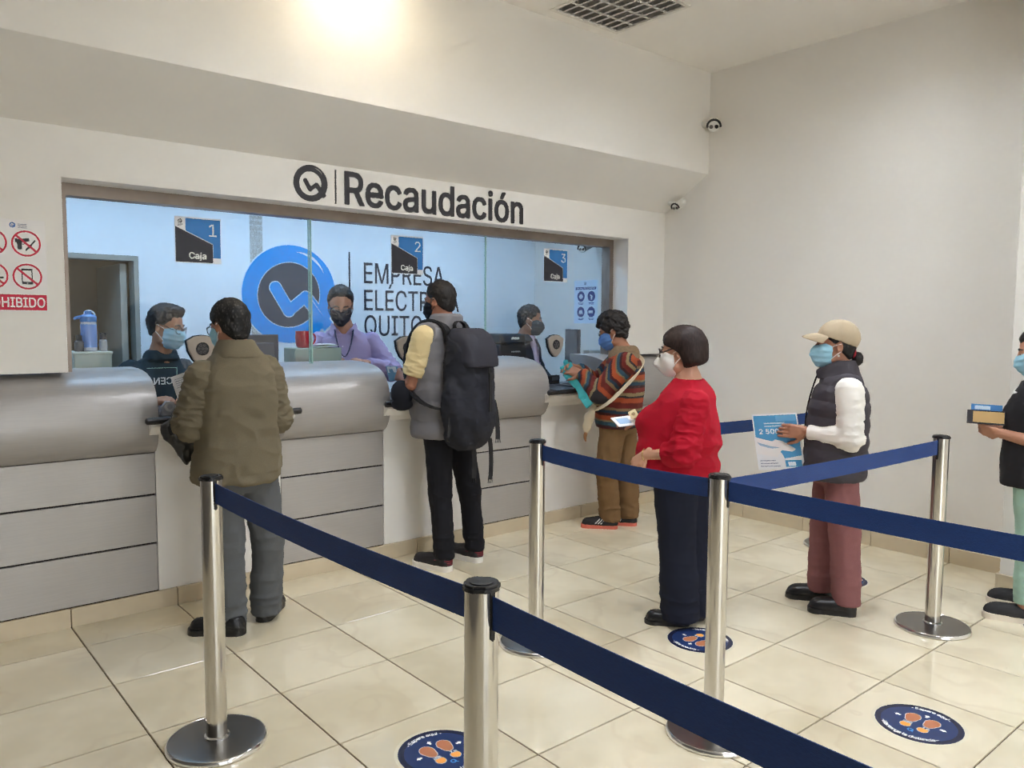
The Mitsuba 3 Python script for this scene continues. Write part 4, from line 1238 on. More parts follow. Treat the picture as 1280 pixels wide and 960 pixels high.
# --- the woman with the cap, second in the queue
def woman_cap():
    F = Figure('woman in a beige cap, black quilted vest, white sleeves and mauve trousers', (3.19, -1.88), 62.4)
    phi = math.radians(-88)
    R, Fw = facing(phi)
    sk = skin(158, 112, 90)
    s = 0.97
    A = head_axes(math.radians(-97), math.radians(3))
    hc = np.array([-0.005, -0.01, 1.385])
    shl, shr = np.array([0.070, -0.160, 1.165]), np.array([0.015, 0.165, 1.165])
    ell_, elr = np.array([0.085, -0.200, 0.930]), np.array([0.04, 0.19, 0.93])
    wl, wr = np.array([-0.128, -0.125, 0.940]), np.array([-0.15, 0.06, 0.90])
    legs = [((0.040, -0.09, 0.76), (0.075, -0.105, 0.42), (0.095, -0.125, 0.08), (-0.03, -0.13, 0.03)), ((0.0, 0.09, 0.76), (-0.020, 0.065, 0.42), (-0.030, 0.05, 0.08), (-0.15, 0.05, 0.03))]
    P = person_body(F, hc, A, (0.03, 0.0, 1.235), [(shl, ell_, wl), (shr, elr, wr)], legs, [(0.03, 0, 1.12), (0.02, 0, 0.95), (0.02, 0, 0.82)], s, sk, neck_r=0.05, hand_scale=0.95,
                    hands=[dict(w=wl, d=(-0.99, 0.05, 0.0), n=(0.05, 0.95, -0.1), side=-1, curl=(0.28, 0.32, 0.36, 0.42), thumb=0.2, spread=0.03), dict(w=wr, d=(-0.95, -0.2, 0.1), n=(0.0, -0.9, 0.1), side=1, curl=(0.4, 0.45, 0.5, 0.5), thumb=0.3)])
    vest = cloth('vest_charcoal', 58, 54, 60, 0.06, 250, 0.55, 0.2)
    rows = [(0.690, 0.206, 0.150, 0.014, 0.0), (0.74, 0.214, 0.157, 0.016, 0), (0.86, 0.204, 0.156, 0.018, 0), (0.98, 0.188, 0.154, 0.022, 0), (1.08, 0.192, 0.148, 0.026, 0), (1.16, 0.184, 0.125, 0.03, 0), (1.205, 0.150, 0.104, 0.030, 0), (1.235, 0.100, 0.092, 0.026, 0)]

    def quilt(v):
        return 0.012 * (np.abs(np.sin(np.pi * (v[:, 2] - 0.69 + 0.05 * v[:, 0]) / 0.083)) ** 0.45 - 0.75) + 0.004 * creases(v, (14, 14, 22), 4)
    def caps(f):
        for q, o_ in ((shl, np.array([0.15, -1, 0])), (shr, np.array([-0.1, 1, 0]))):
            f.ell(q - unit(o_) * 0.030 + [0, 0, 0.004], (0.080, 0.080, 0.080), None, 0.03)
            f.keep(q + unit(o_) * 0.004 - [0, 0, 0.02], unit(o_) + np.array([0, 0, 0.30]), 0.010)
    ve = garment(F, 'vest', rows, phi, [], vest, folds=(0.004, (9, 9, 9)), bump=quilt, extra=caps, label='black quilted vest')
    garment(F, 'collar', [(1.215, 0.122, 0.112, 0.024, 0.0), (1.245, 0.104, 0.108, 0.014, 0), (1.290, 0.092, 0.102, 0.006, 0.0), (1.312, 0.082, 0.094, 0.004, 0)], phi, [], vest, h=0.006, folds=(0.002, (9, 9, 9)), cuts=[((-0.085, 0.0, 1.262), (-0.45, 0, 0.85))], parent=ve)
    F.put('zip', tube(spline([[-0.080, -0.028, 1.25], [-0.118, -0.03, 1.12], [-0.137, -0.03, 0.98], [-0.136, -0.03, 0.85], [-0.130, -0.03, 0.71]], 14), 0.0045, 6), M(24, 22, 24, 0.4), True, parent=ve)
    white = cloth('white_sleeve', 226, 222, 216, 0.03, 400)
    for sh, el, w, pad in ((shl, ell_, wl, 0.060), (shr, elr, wr, 0.056)):
        cuff = w - 0.012 * unit(w - el)
        garment(F, 'sleeve_cap', [(sh[2] - 0.04, 0.05, 0.05, sh[0], sh[1]), (sh[2] + 0.02, 0.04, 0.04, sh[0], sh[1])], 0, [([sh, el, cuff], [0.070, pad, 0.040], 1)], white, h=0.0075, folds=None, crease=0.004, label='white shirt sleeve')
    trousers(F, legs, (0.016, 0, 0.80), (0.088, 0.074, 0.068), cloth('mauve', 124, 82, 82, 0.10, 500), hem=0.055, folds=0.006, hip=(0.155, 0.122), phi=phi, seed=21)
    bl = M(24, 23, 24, 0.32)
    shoe(F, (0.150, -0.130, 0), (-1.0, -0.02, 0), 0.245, 0.092, bl, M(16, 16, 16), 0.085, 0.02)
    shoe(F, (0.030, 0.050, 0), (-1.0, 0.0, 0), 0.245, 0.092, bl, M(16, 16, 16), 0.085, 0.02)
    hf = hair_cap(P, A, s, 0.008, ((0.084, 0.068), (-0.085, -0.080)))
    F.put('hair', thin(strands(hf.mesh(1), 0.003, (30, 30, 20), 3), 0.0003), 'mat_hair_dark_grey', True)
    # bun with a red band, cap over it
    f = Field(P(0, -0.125, -0.065) - 0.07, P(0, -0.125, -0.065) + 0.07, 0.004)
    f.ell(P(0, -0.118, -0.062), (0.036, 0.028, 0.036), A, 0)
    f.cone(P(0, -0.085, -0.03), P(0, -0.115, -0.055), 0.02, 0.018, 0.01)
    b = F.put('bun', strands(f.mesh(1), 0.004, (60, 60, 60), 2), 'mat_hair_black', True)
    F.put('hair_band', tube([P(0.024 * math.cos(a), -0.098, -0.036 + 0.024 * math.sin(a)) for a in np.arange(16) * 2 * np.pi / 16], 0.007, 8, closed=True), M(150, 28, 44), True, label='red hair band')
    beige = cloth('cap_beige', 172, 156, 132, 0.05, 500)
    f = Field(P(0, 0, 0.05) - 0.17, P(0, 0, 0.05) + 0.19, 0.0045)
    f.ell(P(0, -0.014, 0.044), s * np.array([0.090, 0.111, 0.100]), A, 0)
    f.keep(P(0, 0.085, 0.058), A[1] * 0.30 - A[2] * 0.95, 0.004)
    f.ell(P(0, -0.135, 0.0), (0.035, 0.04, 0.032), A, 0.006, 'cut')
    g = f.mesh(2)
    v = np.asarray(g.vertices)
    rel = (v - P(0, -0.014, 0)) @ A.T
    ang = np.arctan2(rel[:, 0], rel[:, 1])
    g.vertices = v - np.asarray(g.vertex_normals) * (0.0022 * np.exp(-((np.mod(ang, np.pi / 3) - np.pi / 6) / 0.045) ** 2))[:, None]
    ck = F.put('cap', thin(g, 0.0004), beige, True, label='beige baseball cap')
    bp = []
    for a in np.linspace(-1, 1, 13):
        for t in np.linspace(0, 1, 6):
            x = 0.084 * math.sin(a * 1.12)
            y0 = 0.098 * math.cos(a * 1.12) - 0.012
            y = y0 + t * (0.088 * (1 - 0.55 * a * a))
            z = 0.062 + 0.006 * t - 0.030 * (x / 0.08) ** 2 * (0.4 + 0.6 * t) - 0.028 * t * t
            bp.append(P(x, y, z))
    bp = np.array(bp).reshape(13, 6, 3)
    top, bot = bp.reshape(-1, 3) + A[2] * 0.002, bp.reshape(-1, 3) - A[2] * 0.002
    q = []
    for i in range(12):
        for j in range(5):
            a_ = i * 6 + j
            q += [[a_, a_ + 1, a_ + 7], [a_, a_ + 7, a_ + 6]]
    n_ = len(top)
    tri = q + [[c_ + n_, b_ + n_, a_ + n_] for a_, b_, c_ in q]
    rim = [i * 6 for i in range(13)] + [72 + j for j in range(1, 6)] + [i * 6 + 5 for i in range(11, -1, -1)] + [j for j in range(4, 0, -1)]
    for i in range(len(rim)):
        a_, b_ = rim[i], rim[(i + 1) % len(rim)]
        tri += [[a_, b_, b_ + n_], [a_, b_ + n_, a_ + n_]]
    bm = trimesh.Trimesh(np.vstack([top, bot]), tri, process=False)
    trimesh.repair.fix_normals(bm)
    F.put('peak', bm, beige, 40, parent=ck)
    mask(F, P, A, s * 1.03, MASK_BLUE, strap_mat=WHITE_STRAP)
    eyes(F, P, A, s, brow_mat='mat_hair_dark_grey')
    e = trimesh.creation.icosphere(2, 0.006)
    e.apply_translation(P(-0.083, -0.012, -0.050))
    F.put('earring', e, M(236, 232, 224, 0.2), True, label='pearl earring')
    return F, wl, wr


# --- the person at the picture's edge
def woman_edge():
    F = Figure('person in a black top and pale green trousers beside the white pillar holding a phone', (3.83, -2.53), 72.8)
    phi = math.radians(-88)
    R, Fw = facing(phi)
    sk = skin(176, 126, 102)
    A = head_axes(math.radians(-92), math.radians(-12))
    hc = np.array([0.085, 0.0, 1.365])
    shl, shr = np.array([0.125, -0.155, 1.15]), np.array([0.085, 0.16, 1.15])
    ell_, elr = np.array([0.120, -0.240, 0.925]), np.array([0.09, 0.19, 0.925])
    wl, wr = np.array([-0.070, -0.105, 0.950]), np.array([-0.065, 0.065, 0.945])
    legs = [((0.09, -0.09, 0.78), (0.095, -0.11, 0.43), (0.085, -0.14, 0.08), (-0.03, -0.145, 0.03)), ((0.09, 0.09, 0.78), (0.10, 0.10, 0.43), (0.10, 0.12, 0.08), (-0.02, 0.125, 0.03))]
    P = person_body(F, hc, A, (0.10, 0.0, 1.215), [(shl, ell_, wl), (shr, elr, wr)], legs, [(0.09, 0, 1.1), (0.085, 0, 0.95), (0.09, 0, 0.84)], 0.97, sk, hand_scale=0.95,
                    hands=[dict(w=wl, d=(-0.86, 0.45, 0.12), n=(0.3, 0.75, 0.5), side=-1, curl=(0.6, 0.7, 0.8, 0.8), thumb=0.3), dict(w=wr, d=(-0.86, -0.42, 0.15), n=(0.3, -0.75, 0.5), side=1, curl=(0.6, 0.7, 0.8, 0.8), thumb=0.3)])
    black = cloth('black_top', 30, 29, 32, 0.12, 400, 0.85, 0.2)
    rows = [(0.685, 0.190, 0.150, 0.095, 0), (0.80, 0.192, 0.150, 0.092, 0), (0.95, 0.186, 0.140, 0.09, 0), (1.05, 0.186, 0.142, 0.085, 0), (1.13, 0.18, 0.125, 0.095, 0), (1.185, 0.14, 0.10, 0.10, 0), (1.215, 0.09, 0.085, 0.10, 0)]
    t = garment(F, 'top', rows, phi, [([shl, shl + (ell_ - shl) * 0.62], [0.074, 0.066], 1), ([shr, shr + (elr - shr) * 0.62], [0.072, 0.064], 1)], black, folds=(0.005, (8, 8, 8)), crease=0.005, label='black short-sleeved top')
    garment(F, 'chest_band', [(1.118, 0.183, 0.1295, 0.092, 0), (1.165, 0.160, 0.1150, 0.0975, 0)], phi, [], M(222, 220, 218), h=0.007, folds=None, parent=t, label='white band across the chest')
    trousers(F, legs, (0.095, 0, 0.86), (0.098, 0.066, 0.052), cloth('mint', 150, 180, 164, 0.05, 500), hem=0.10, folds=0.005, hip=(0.165, 0.128), phi=phi, seed=31)
    up, so = M(32, 31, 33, 0.7), M(214, 204, 188, 0.7)
    shoe(F, (0.145, -0.135, 0), (-1, -0.03, 0), 0.25, 0.092, up, None, 0.085, 0.026, sole_mat=so)
    shoe(F, (0.155, 0.120, 0), (-1, 0.03, 0), 0.25, 0.092, up, None, 0.085, 0.026, sole_mat=so)
    hf = hair_cap(P, A, 0.97, 0.014, ((0.084, 0.070), (-0.085, -0.12)), ear=False)
    F.put('hair', thin(strands(hf.mesh(1), 0.004, (34, 34, 14), 3), 0.0003), 'mat_hair_black', True)
    mask(F, P, A, 0.97, MASK_BLUE, strap_mat=WHITE_STRAP)
    eyes(F, P, A, 0.97, brow_mat='mat_hair_black')
    return F, wl, wr


# --- the cashiers behind the glass
def cashier(label, base, yaw, phi, head_phi, pitch, hc, chest, shoulders, hands, cloth_mat, hair_mat, mask_mat, sk, hair_t=0.012, glass=None, extra=None, line=((0.080, 0.074), (-0.083, -0.085)), hs=1.0, width=0.20, collar_mat=None, name='jacket', vee=False, quiff=None):
    F = Figure(label, base, yaw)
    R, Fw = facing(math.radians(phi))
    A = head_axes(math.radians(head_phi), math.radians(pitch))
    hc = np.array(hc, float)
    c = np.array(chest, float)
    sz = shoulders
    shl, shr = c - R * (width - 0.035) + [0, 0, sz - c[2] - 0.055], c + R * (width - 0.035) + [0, 0, sz - c[2] - 0.055]
    wl, wr = (np.array(q, float) for q in hands)
    ell_ = ik(shl, wl, 0.27, 0.25, -R * 0.8 - Fw * 0.2 + np.array([0, 0, -0.6]))
    elr = ik(shr, wr, 0.27, 0.25, R * 0.8 - Fw * 0.2 + np.array([0, 0, -0.6]))
    hip = np.array([c[0], c[1], 0.80])
    legs = [(hip - R * 0.09, hip - R * 0.10 + [0, 0, -0.38] + Fw * 0.02, hip - R * 0.10 + [0, 0, -0.72], hip - R * 0.10 + Fw * 0.11 + [0, 0, -0.77]), (hip + R * 0.09, hip + R * 0.10 + [0, 0, -0.38] + Fw * 0.02, hip + R * 0.10 + [0, 0, -0.72], hip + R * 0.10 + Fw * 0.11 + [0, 0, -0.77])]
    nb = np.array([c[0], c[1], sz + 0.04]) + (hc - [c[0], c[1], hc[2]]) * 0.35
    dl, dr_ = unit(wl - ell_), unit(wr - elr)
    P = person_body(F, hc, A, nb, [(shl, ell_, wl), (shr, elr, wr)], legs, [(c[0], c[1], sz - 0.08), (c[0], c[1], sz - 0.3), (c[0], c[1], 0.9)], hs, sk,
                    hands=[dict(w=wl, d=dl + Fw * 0.3, n=-np.array([0, 0, 1.0]) + R * 0.4, side=-1, curl=(0.35, 0.4, 0.45, 0.5), thumb=0.3), dict(w=wr, d=dr_ + Fw * 0.3, n=-np.array([0, 0, 1.0]) - R * 0.4, side=1, curl=(0.35, 0.4, 0.45, 0.5), thumb=0.3)])
    def neckline(f):
        if vee:
            f.cone(nb + Fw * 0.090 + [0, 0, 0.03], nb + Fw * 0.150 + [0, 0, -0.12], 0.060, 0.008, 0.006, 'cut')
    w = width
    rows = [(0.78, w * 0.92, 0.135, c[0], c[1]), (0.95, w * 0.92, 0.135, c[0], c[1]), (sz - 0.22, w * 0.95, 0.135, c[0], c[1]), (sz - 0.12, w * 0.97, 0.128, c[0], c[1]), (sz - 0.05, w * 0.88, 0.112, c[0], c[1]), (sz, w * 0.66, 0.096, c[0], c[1]), (sz + 0.03, w * 0.50, 0.085, *nb[:2]), (sz + 0.05, w * 0.38, 0.078, *nb[:2])]
    j = garment(F, name, rows, math.radians(phi), [([shl, ell_, wl - dl * 0.02], [0.072, 0.062, 0.044], 1), ([shr, elr, wr - dr_ * 0.02], [0.072, 0.062, 0.044], 1)], cloth_mat, h=0.0095, folds=(0.006, (8, 8, 11)), seed=4, crease=0.006, extra=neckline)
    cp = nb + Fw * 0.06 + [0, 0, 0.012]
    cut = [(nb + Fw * 0.02, Fw + np.array([0, 0, 0.25]))] if vee else [(cp + [0, 0, 0.015], Fw * 0.75 + np.array([0, 0, 0.6]))]
    garment(F, 'collar', [(sz + 0.015, 0.104, 0.092, *nb[:2]), (sz + 0.045, 0.094, 0.088, *nb[:2]), (sz + 0.075, 0.078, 0.078, *(nb[:2] + 0.2 * (hc[:2] - nb[:2])))], math.radians(phi), [], collar_mat or cloth_mat, h=0.006, folds=(0.002, (9, 9, 9)), cuts=cut, parent=j)
    if vee:
        for e in (-1, 1):
            q_ = lambda x, y, z: nb + R * e * x + Fw * y + np.array([0, 0, z])
            fl_ = [q_(0.092, 0.030, 0.012), q_(0.082, 0.024, 0.040), q_(0.050, 0.082, 0.004), q_(0.078, 0.118, -0.062), q_(0.100, 0.080, -0.028)]
            F.put('collar_point', trimesh.convex.convex_hull(np.array(fl_ + [p_ + Fw * 0.006 + np.array([0, 0, 0.004]) for p_ in fl_])), cloth_mat, 40, parent=j)
    trousers(F, [L[:3] for L in legs], (c[0], c[1], 0.9), (0.092, 0.068, 0.06), M(40, 42, 50), hem=0.05, h=0.012, hip=(0.165, 0.125), phi=math.radians(phi))
    for L in legs:
        shoe(F, np.array([L[2][0], L[2][1], 0]) - Fw * 0.06, Fw, 0.26, 0.095, M(24, 24, 24, 0.4), M(16, 16, 16))
    hf = hair_cap(P, A, hs, hair_t, line, quiff)
    F.put('hair', thin(strands(hf.mesh(1), 0.007, (55, 55, 40), 3), 0.0003), hair_mat, True)
    mask(F, P, A, hs * 1.02, mask_mat, strap_mat=WHITE_STRAP if mask_mat != MASK_BLACK else None)
    if glass:
        glasses(F, P, A, hs, glass)
    eyes(F, P, A, hs, brow_mat=hair_mat)
    if extra:
        extra(F, P, j, nb, R, Fw, c)
    return F


def dress_one(F, P, j, nb, R, Fw, c):
    o = c + Fw * 0.142 + R * -0.085
    for q in range(2):
        F.put('chest_print', xform(cbox(-0.035, 0.035, -0.002, 0.002, -0.003, 0.003, 0.0008), mat4(R, Fw, [0, 0, 1], [o[0], o[1], 1.155 - 0.012 * q])), M(170, 180, 190), False, parent=j)


def dress_two(F, P, j, nb, R, Fw, c):
    F.put('lanyard', tube(spline([nb + R * 0.06 + Fw * 0.075 + [0, 0, 0.0], nb + R * 0.045 + Fw * 0.13 + [0, 0, -0.10], nb + Fw * 0.145 + [0, 0, -0.19], nb - R * 0.045 + Fw * 0.13 + [0, 0, -0.10], nb - R * 0.06 + Fw * 0.075], 16), 0.0055, 6, flat=(1, 0.5)), M(24, 32, 60), True, parent=j)
    for q in range(4):
        b = trimesh.creation.icosphere(1, 0.006)
        b.apply_translation(nb + Fw * 0.142 + R * 0.012 + [0, 0, -0.12 - 0.07 * q])
        F.put('button', b, M(206, 196, 214), True, parent=j)


def dress_three(F, P, j, nb, R, Fw, c):
    w = garment(F, 'shirt_front', [(nb[2] - 0.22, 0.05, 0.022, *(nb + Fw * 0.118)[:2]), (nb[2] - 0.08, 0.042, 0.03, *(nb + Fw * 0.085)[:2]), (nb[2] + 0.025, 0.06, 0.05, *(nb + Fw * 0.035)[:2])], math.atan2(Fw[0], Fw[1]), [], M(190, 178, 200), h=0.006, folds=None, parent=j, label='lilac shirt front')
    F.put('tie', ribbon([nb + Fw * 0.098 + [0, 0, -0.005], nb + Fw * 0.135 + [0, 0, -0.08], nb + Fw * 0.145 + [0, 0, -0.2]], R, 0.04, 0.008), M(40, 42, 58), 40, parent=j)


OLIVE = man_olive()
PACKER = man_backpack()
STRIPED = man_striped()
RED = woman_red()
CAPPED = woman_cap()
EDGE = woman_edge()
TELLER_ONE = cashier('cashier with pale blue mask and dark teal jacket behind the first desk', (0.70, 1.02), 16.7, 150, 118, -12, (0.0, -0.04, 1.455), (-0.06, 0.05, 1.1), 1.245, ((0.10, -0.22, 1.03), (-0.10, -0.20, 1.03)),
                     cloth('teal_jacket', 32, 46, 54, 0.12, 400), 'mat_hair_black', MASK_BLUE, skin(170, 124, 98), 0.018, RIM, dress_one, ((0.080, 0.088), (-0.085, -0.075)), quiff=lambda f, P: f.ell(P(0, 0.030, 0.108), (0.056, 0.046, 0.026), None, 0.03))
TELLER_TWO = cashier('cashier in a lilac shirt and black mask behind the second desk looking down', (1.88, 1.05), 28.3, 178, 178, -24, (-0.008, -0.06, 1.605), (0.02, 0.04, 1.25), 1.405, ((0.16, -0.20, 1.215), (-0.09, -0.22, 1.215)),
                     cloth('lilac_shirt', 156, 142, 176, 0.05, 400), 'mat_hair_dark_grey', MASK_BLACK, skin(168, 120, 96), 0.013, M(120, 110, 100, 0.3, 0.6), dress_two, ((0.066, 0.100), (-0.083, -0.088)), hs=1.03, width=0.215, name='shirt', vee=True)
TELLER_THREE = cashier('cashier with cropped grey hair and grey mask behind the third desk', (3.62, 1.05), 41.6, 110, 93, -6, (0.012, 0.0, 1.515), (-0.06, 0.05, 1.15), 1.325, ((0.16, -0.10, 1.03), (0.10, -0.22, 1.03)),
                       cloth('dark_blazer', 38, 46, 54, 0.10, 400), 'mat_hair_grey', MASK_GREY, skin(150, 110, 90), 0.009, None, dress_three, width=0.205)

# ---------------------------------------------------------------- queue stanchions and belts
def stanchion(x, y, label, slots=(), n=None):
    t = thing('queue_stanchion', label, 'stanchion', 'chrome queue stanchions')
    at = lambda m: xform(m, mat4([1, 0, 0], [0, 1, 0], [0, 0, 1], [x, y, 0]))
    b = put(t, 'base', at(lathe([(0.0, 0.0), (0.166, 0.0), (0.170, 0.003), (0.170, 0.012), (0.164, 0.018), (0.150, 0.020), (0.0, 0.026)], 64)), 'mat_steel_base', 30, label='round brushed steel base plate')
    put(t, 'rim', at(lathe([(0.1701, 0.001), (0.1722, 0.003), (0.1722, 0.010), (0.1690, 0.0165), (0.1655, 0.0185), (0.163, 0.0178), (0.1695, 0.012), (0.1701, 0.001)], 64)), 'mat_chrome', 40, parent=None) if False else put(b, 'rim', at(lathe([(0.1695, 0.001), (0.1722, 0.003), (0.1722, 0.010), (0.1690, 0.0165), (0.1655, 0.0190), (0.1640, 0.0178), (0.1695, 0.012), (0.1695, 0.001)], 64)), 'mat_chrome', 40)
    put(t, 'post', at(lathe([(0.0, 0.02), (0.036, 0.02), (0.036, 0.948), (0.0, 0.948)], 48)), 'mat_steel', 30, label='polished steel post')
    put(t, 'collar', at(lathe([(0.0365, 0.024), (0.043, 0.024), (0.043, 0.030), (0.0365, 0.034), (0.0365, 0.024)], 40)), 'mat_chrome', 40)
    cap = circle(0, 0, 0.0405, 48)
    for a in (math.pi / 4, 3 * math.pi / 4, 5 * math.pi / 4, 7 * math.pi / 4):
        cap = cap.difference(affinity.rotate(sg.box(0.0375, -0.011, 0.06, 0.011), a, origin=(0, 0), use_radians=True))
    lid = join(extrude(cap, 0.008, 0.948), extrude(cap.buffer(-0.004), 0.005, 0.956), extrude(circle(0, 0, 0.026), 0.002, 0.961))
    put(t, 'cap', at(lid), M(26, 26, 28, 0.28), 20, label='black plastic cap')
    for s in slots:
        d = unit([s[0] - x, s[1] - y, 0])
        sd = np.array([-d[1], d[0], 0])
        pl = trimesh.convex.convex_hull(np.array([d * r + sd * w + [0, 0, z] for r in (0.030, 0.0385) for w in (-0.0055, 0.0055) for z in (0.850, 0.953)] + [d * r + [0, 0, 0.845] for r in (0.03, 0.0385)]))
        put(t, 'slot', at(pl), M(14, 14, 15, 0.5))
    return t


def belt(a, b, label, sag=0.012, z=0.905):
    a, b = np.array([*a, z]), np.array([*b, z])
    d = unit(b - a)
    t = np.linspace(0, 1, 24)
    p = (a + d * 0.036) + t[:, None] * ((b - d * 0.036) - (a + d * 0.036))
    p[:, 2] -= sag * 4 * t * (1 - t)
    k = thing('barrier_belt', label, 'belt', 'blue queue belts')
    put(k, 'webbing', ribbon(p, [0, 0, 1], 0.070, 0.0022), 'mat_belt', 30)
    e = b - d * 0.041
    sd = np.array([-d[1], d[0], 0])
    put(k, 'end_clip', trimesh.convex.convex_hull(np.array([e + d * r + sd * w + [0, 0, q] for r in (-0.007, 0.003) for w in (-0.004, 0.004) for q in (-0.037, 0.037)])), M(16, 16, 18, 0.4))
    return k


S = dict(a=(0.170, -1.213), b=(0.210, -2.690), c=(0.215, -4.30), d=(1.632, -1.280), e=(1.592, -2.300), f=(1.640, -3.860), g=(3.290, -2.382), h=(2.835, -1.290), i=(4.265, -1.330))
stanchion(*S['a'], 'chrome stanchion standing behind the man in the olive jacket', [S['b']])
stanchion(*S['b'], 'chrome stanchion nearest the viewer, its black cap beside the dark blue floor sticker', [S['a'], S['c']])
stanchion(*S['c'], 'chrome stanchion behind the viewer at the end of the nearest belt', [S['b']])
stanchion(*S['d'], 'chrome stanchion standing in front of the striped jacket man and third counter unit', [S['e']])
stanchion(*S['e'], 'chrome stanchion with three belts in front of the woman in red', [S['d'], S['g'], S['f']])
stanchion(*S['f'], 'chrome stanchion behind the viewer at the end of the long middle belt', [S['e']])
stanchion(*S['g'], 'chrome stanchion between the woman with the cap and the pillar', [S['e']])
stanchion(*S['h'], 'chrome stanchion mostly hidden behind the woman in red', [S['i']])
stanchion(*S['i'], 'chrome stanchion by the side wall hidden behind the woman with the cap', [S['h']])
belt(S['a'], S['b'], 'blue belt from the stanchion by the olive jacket man to the nearest stanchion')
belt(S['b'], S['c'], 'blue belt running from the nearest stanchion towards the viewer')
belt(S['d'], S['e'], 'blue belt crossing in front of the woman in red')
belt(S['e'], S['f'], 'long blue belt passing below the woman with the cap and the last stanchion', 0.006)
belt(S['g'], S['e'], 'blue belt rising to the stanchion beside the pillar, in front of the cap woman', 0.006)
belt(S['h'], S['i'], 'blue belt behind the two waiting women along the side wall')

# ---------------------------------------------------------------- round stickers on the floor
NAVY, ORANGE, SOLE = M(30, 46, 88, 0.35), M(228, 150, 66, 0.5), M(172, 108, 76, 0.5)


def sole_shapes(cx, cy, s, tilt):
    ball = unary_union([affinity.scale(sg.Point(0, 0.028).buffer(0.0255), 1, 1.15), affinity.scale(sg.Point(-0.001, 0.004).buffer(0.019), 1, 1.2)])
    ball = ball.convex_hull
    heel = affinity.scale(sg.Point(0.0, -0.050).buffer(0.0175), 1, 1.05).difference(sg.box(-0.04, -0.038, 0.04, -0.02))
    f = lambda g: affinity.translate(affinity.rotate(affinity.scale(g, s, 1, origin=(0, 0)), tilt, origin=(0, 0)), cx, cy)
    return f(ball), f(heel), [f(sg.box(-0.016, -0.0275, 0.016, -0.0245)), f(sg.box(-0.016, -0.034, 0.016, -0.031))]


def sticker(x, y, turn, label):
    k = thing('floor_sticker', label, 'floor sticker', 'round waiting stickers on the floor')
    a = math.radians(turn)
    to = lambda m: xform(m, mat4([math.cos(a), math.sin(a), 0], [-math.sin(a), math.cos(a), 0], [0, 0, 1], [x, y, 0]))
    put(k, 'border', to(extrude(ring(0, 0, 0.1505, 0.164), 0.0004)), M(206, 198, 176, 0.3))
    put(k, 'disc', to(extrude(circle(0, 0, 0.151, 64), 0.0005)), NAVY)
    put(k, 'edge_ring', to(extrude(ring(0, 0, 0.130, 0.149), 0.0003, 0.0005)), M(24, 28, 52, 0.35))
    for cx, tilt, s in ((-0.034, 3, -1), (0.034, -3, 1)):
        ball, heel, bars = sole_shapes(cx, 0.008, s, tilt)
        put(k, 'outline', to(extrude(unary_union([ball.buffer(0.0025), heel.buffer(0.0025)]), 0.0003, 0.0005)), M(196, 196, 200))
        put(k, 'footprint', to(extrude(unary_union([ball, heel]), 0.0003, 0.0008)), SOLE)
        put(k, 'heel_print', to(extrude(heel, 0.0002, 0.0011)), ORANGE)
        if s < 0:
            put(k, 'stripe', to(extrude(unary_union(bars), 0.0003, 0.0008)), M(222, 222, 224))
    put(k, 'distance_text', to(xform(text('2 m', 0.011, 0.0003, True, center=True), mat4([1, 0, 0], [0, 1, 0], [0, 0, 1], [0.036, -0.022, 0.0011]))), WHITE)
    for ax, ay, rot in ((0, 0.075, 90), (-0.082, 0.012, 180), (0.082, 0.012, 0)):
        ar = unary_union([sg.Polygon([(0.013, 0), (0.001, 0.010), (0.001, -0.010)]), sg.box(-0.010, -0.0045, 0.002, 0.0045)])
        put(k, 'arrow', to(extrude(affinity.translate(affinity.rotate(ar, rot, origin=(0, 0)), ax, ay), 0.0003, 0.0006)), WHITE)
    put(k, 'lettering', to(xform(arc_text('- Espere aquí -', 0.017, 0.118, 90), mat4([1, 0, 0], [0, 1, 0], [0, 0, 1], [0, 0, 0.0008]))), WHITE)
    put(k, 'lettering', to(xform(arc_text('- Mantenga la distancia -', 0.017, 0.132, -90, inside=True), mat4([1, 0, 0], [0, 1, 0], [0, 0, 1], [0, 0, 0.0008]))), WHITE)
    put(k, 'logo', to(extrude(unary_union([ring(0, -0.072, 0.0065, 0.011, 24), stroke([(0.004, -0.074), (0.012, -0.084)], 0.004)]), 0.0003, 0.0006)), M(60, 130, 196))


sticker(0.748, -1.775, 0, 'round navy floor sticker beside the nearest stanchion, its footprints pointing to the counters')
sticker(2.262, -1.745, 90, 'round navy floor sticker at the heels of the woman in red')
sticker(2.252, -2.752, -90, 'round navy floor sticker lying clear in front of the stanchion beside the pillar')
sticker(3.640, -1.720, 90, 'round navy floor sticker half hidden behind the woman with the cap')
sticker(3.745, -2.795, -90, 'round navy floor sticker under the person at the pillar')

# ---------------------------------------------------------------- lettering and logos
INK = M(34, 32, 36, 0.5)


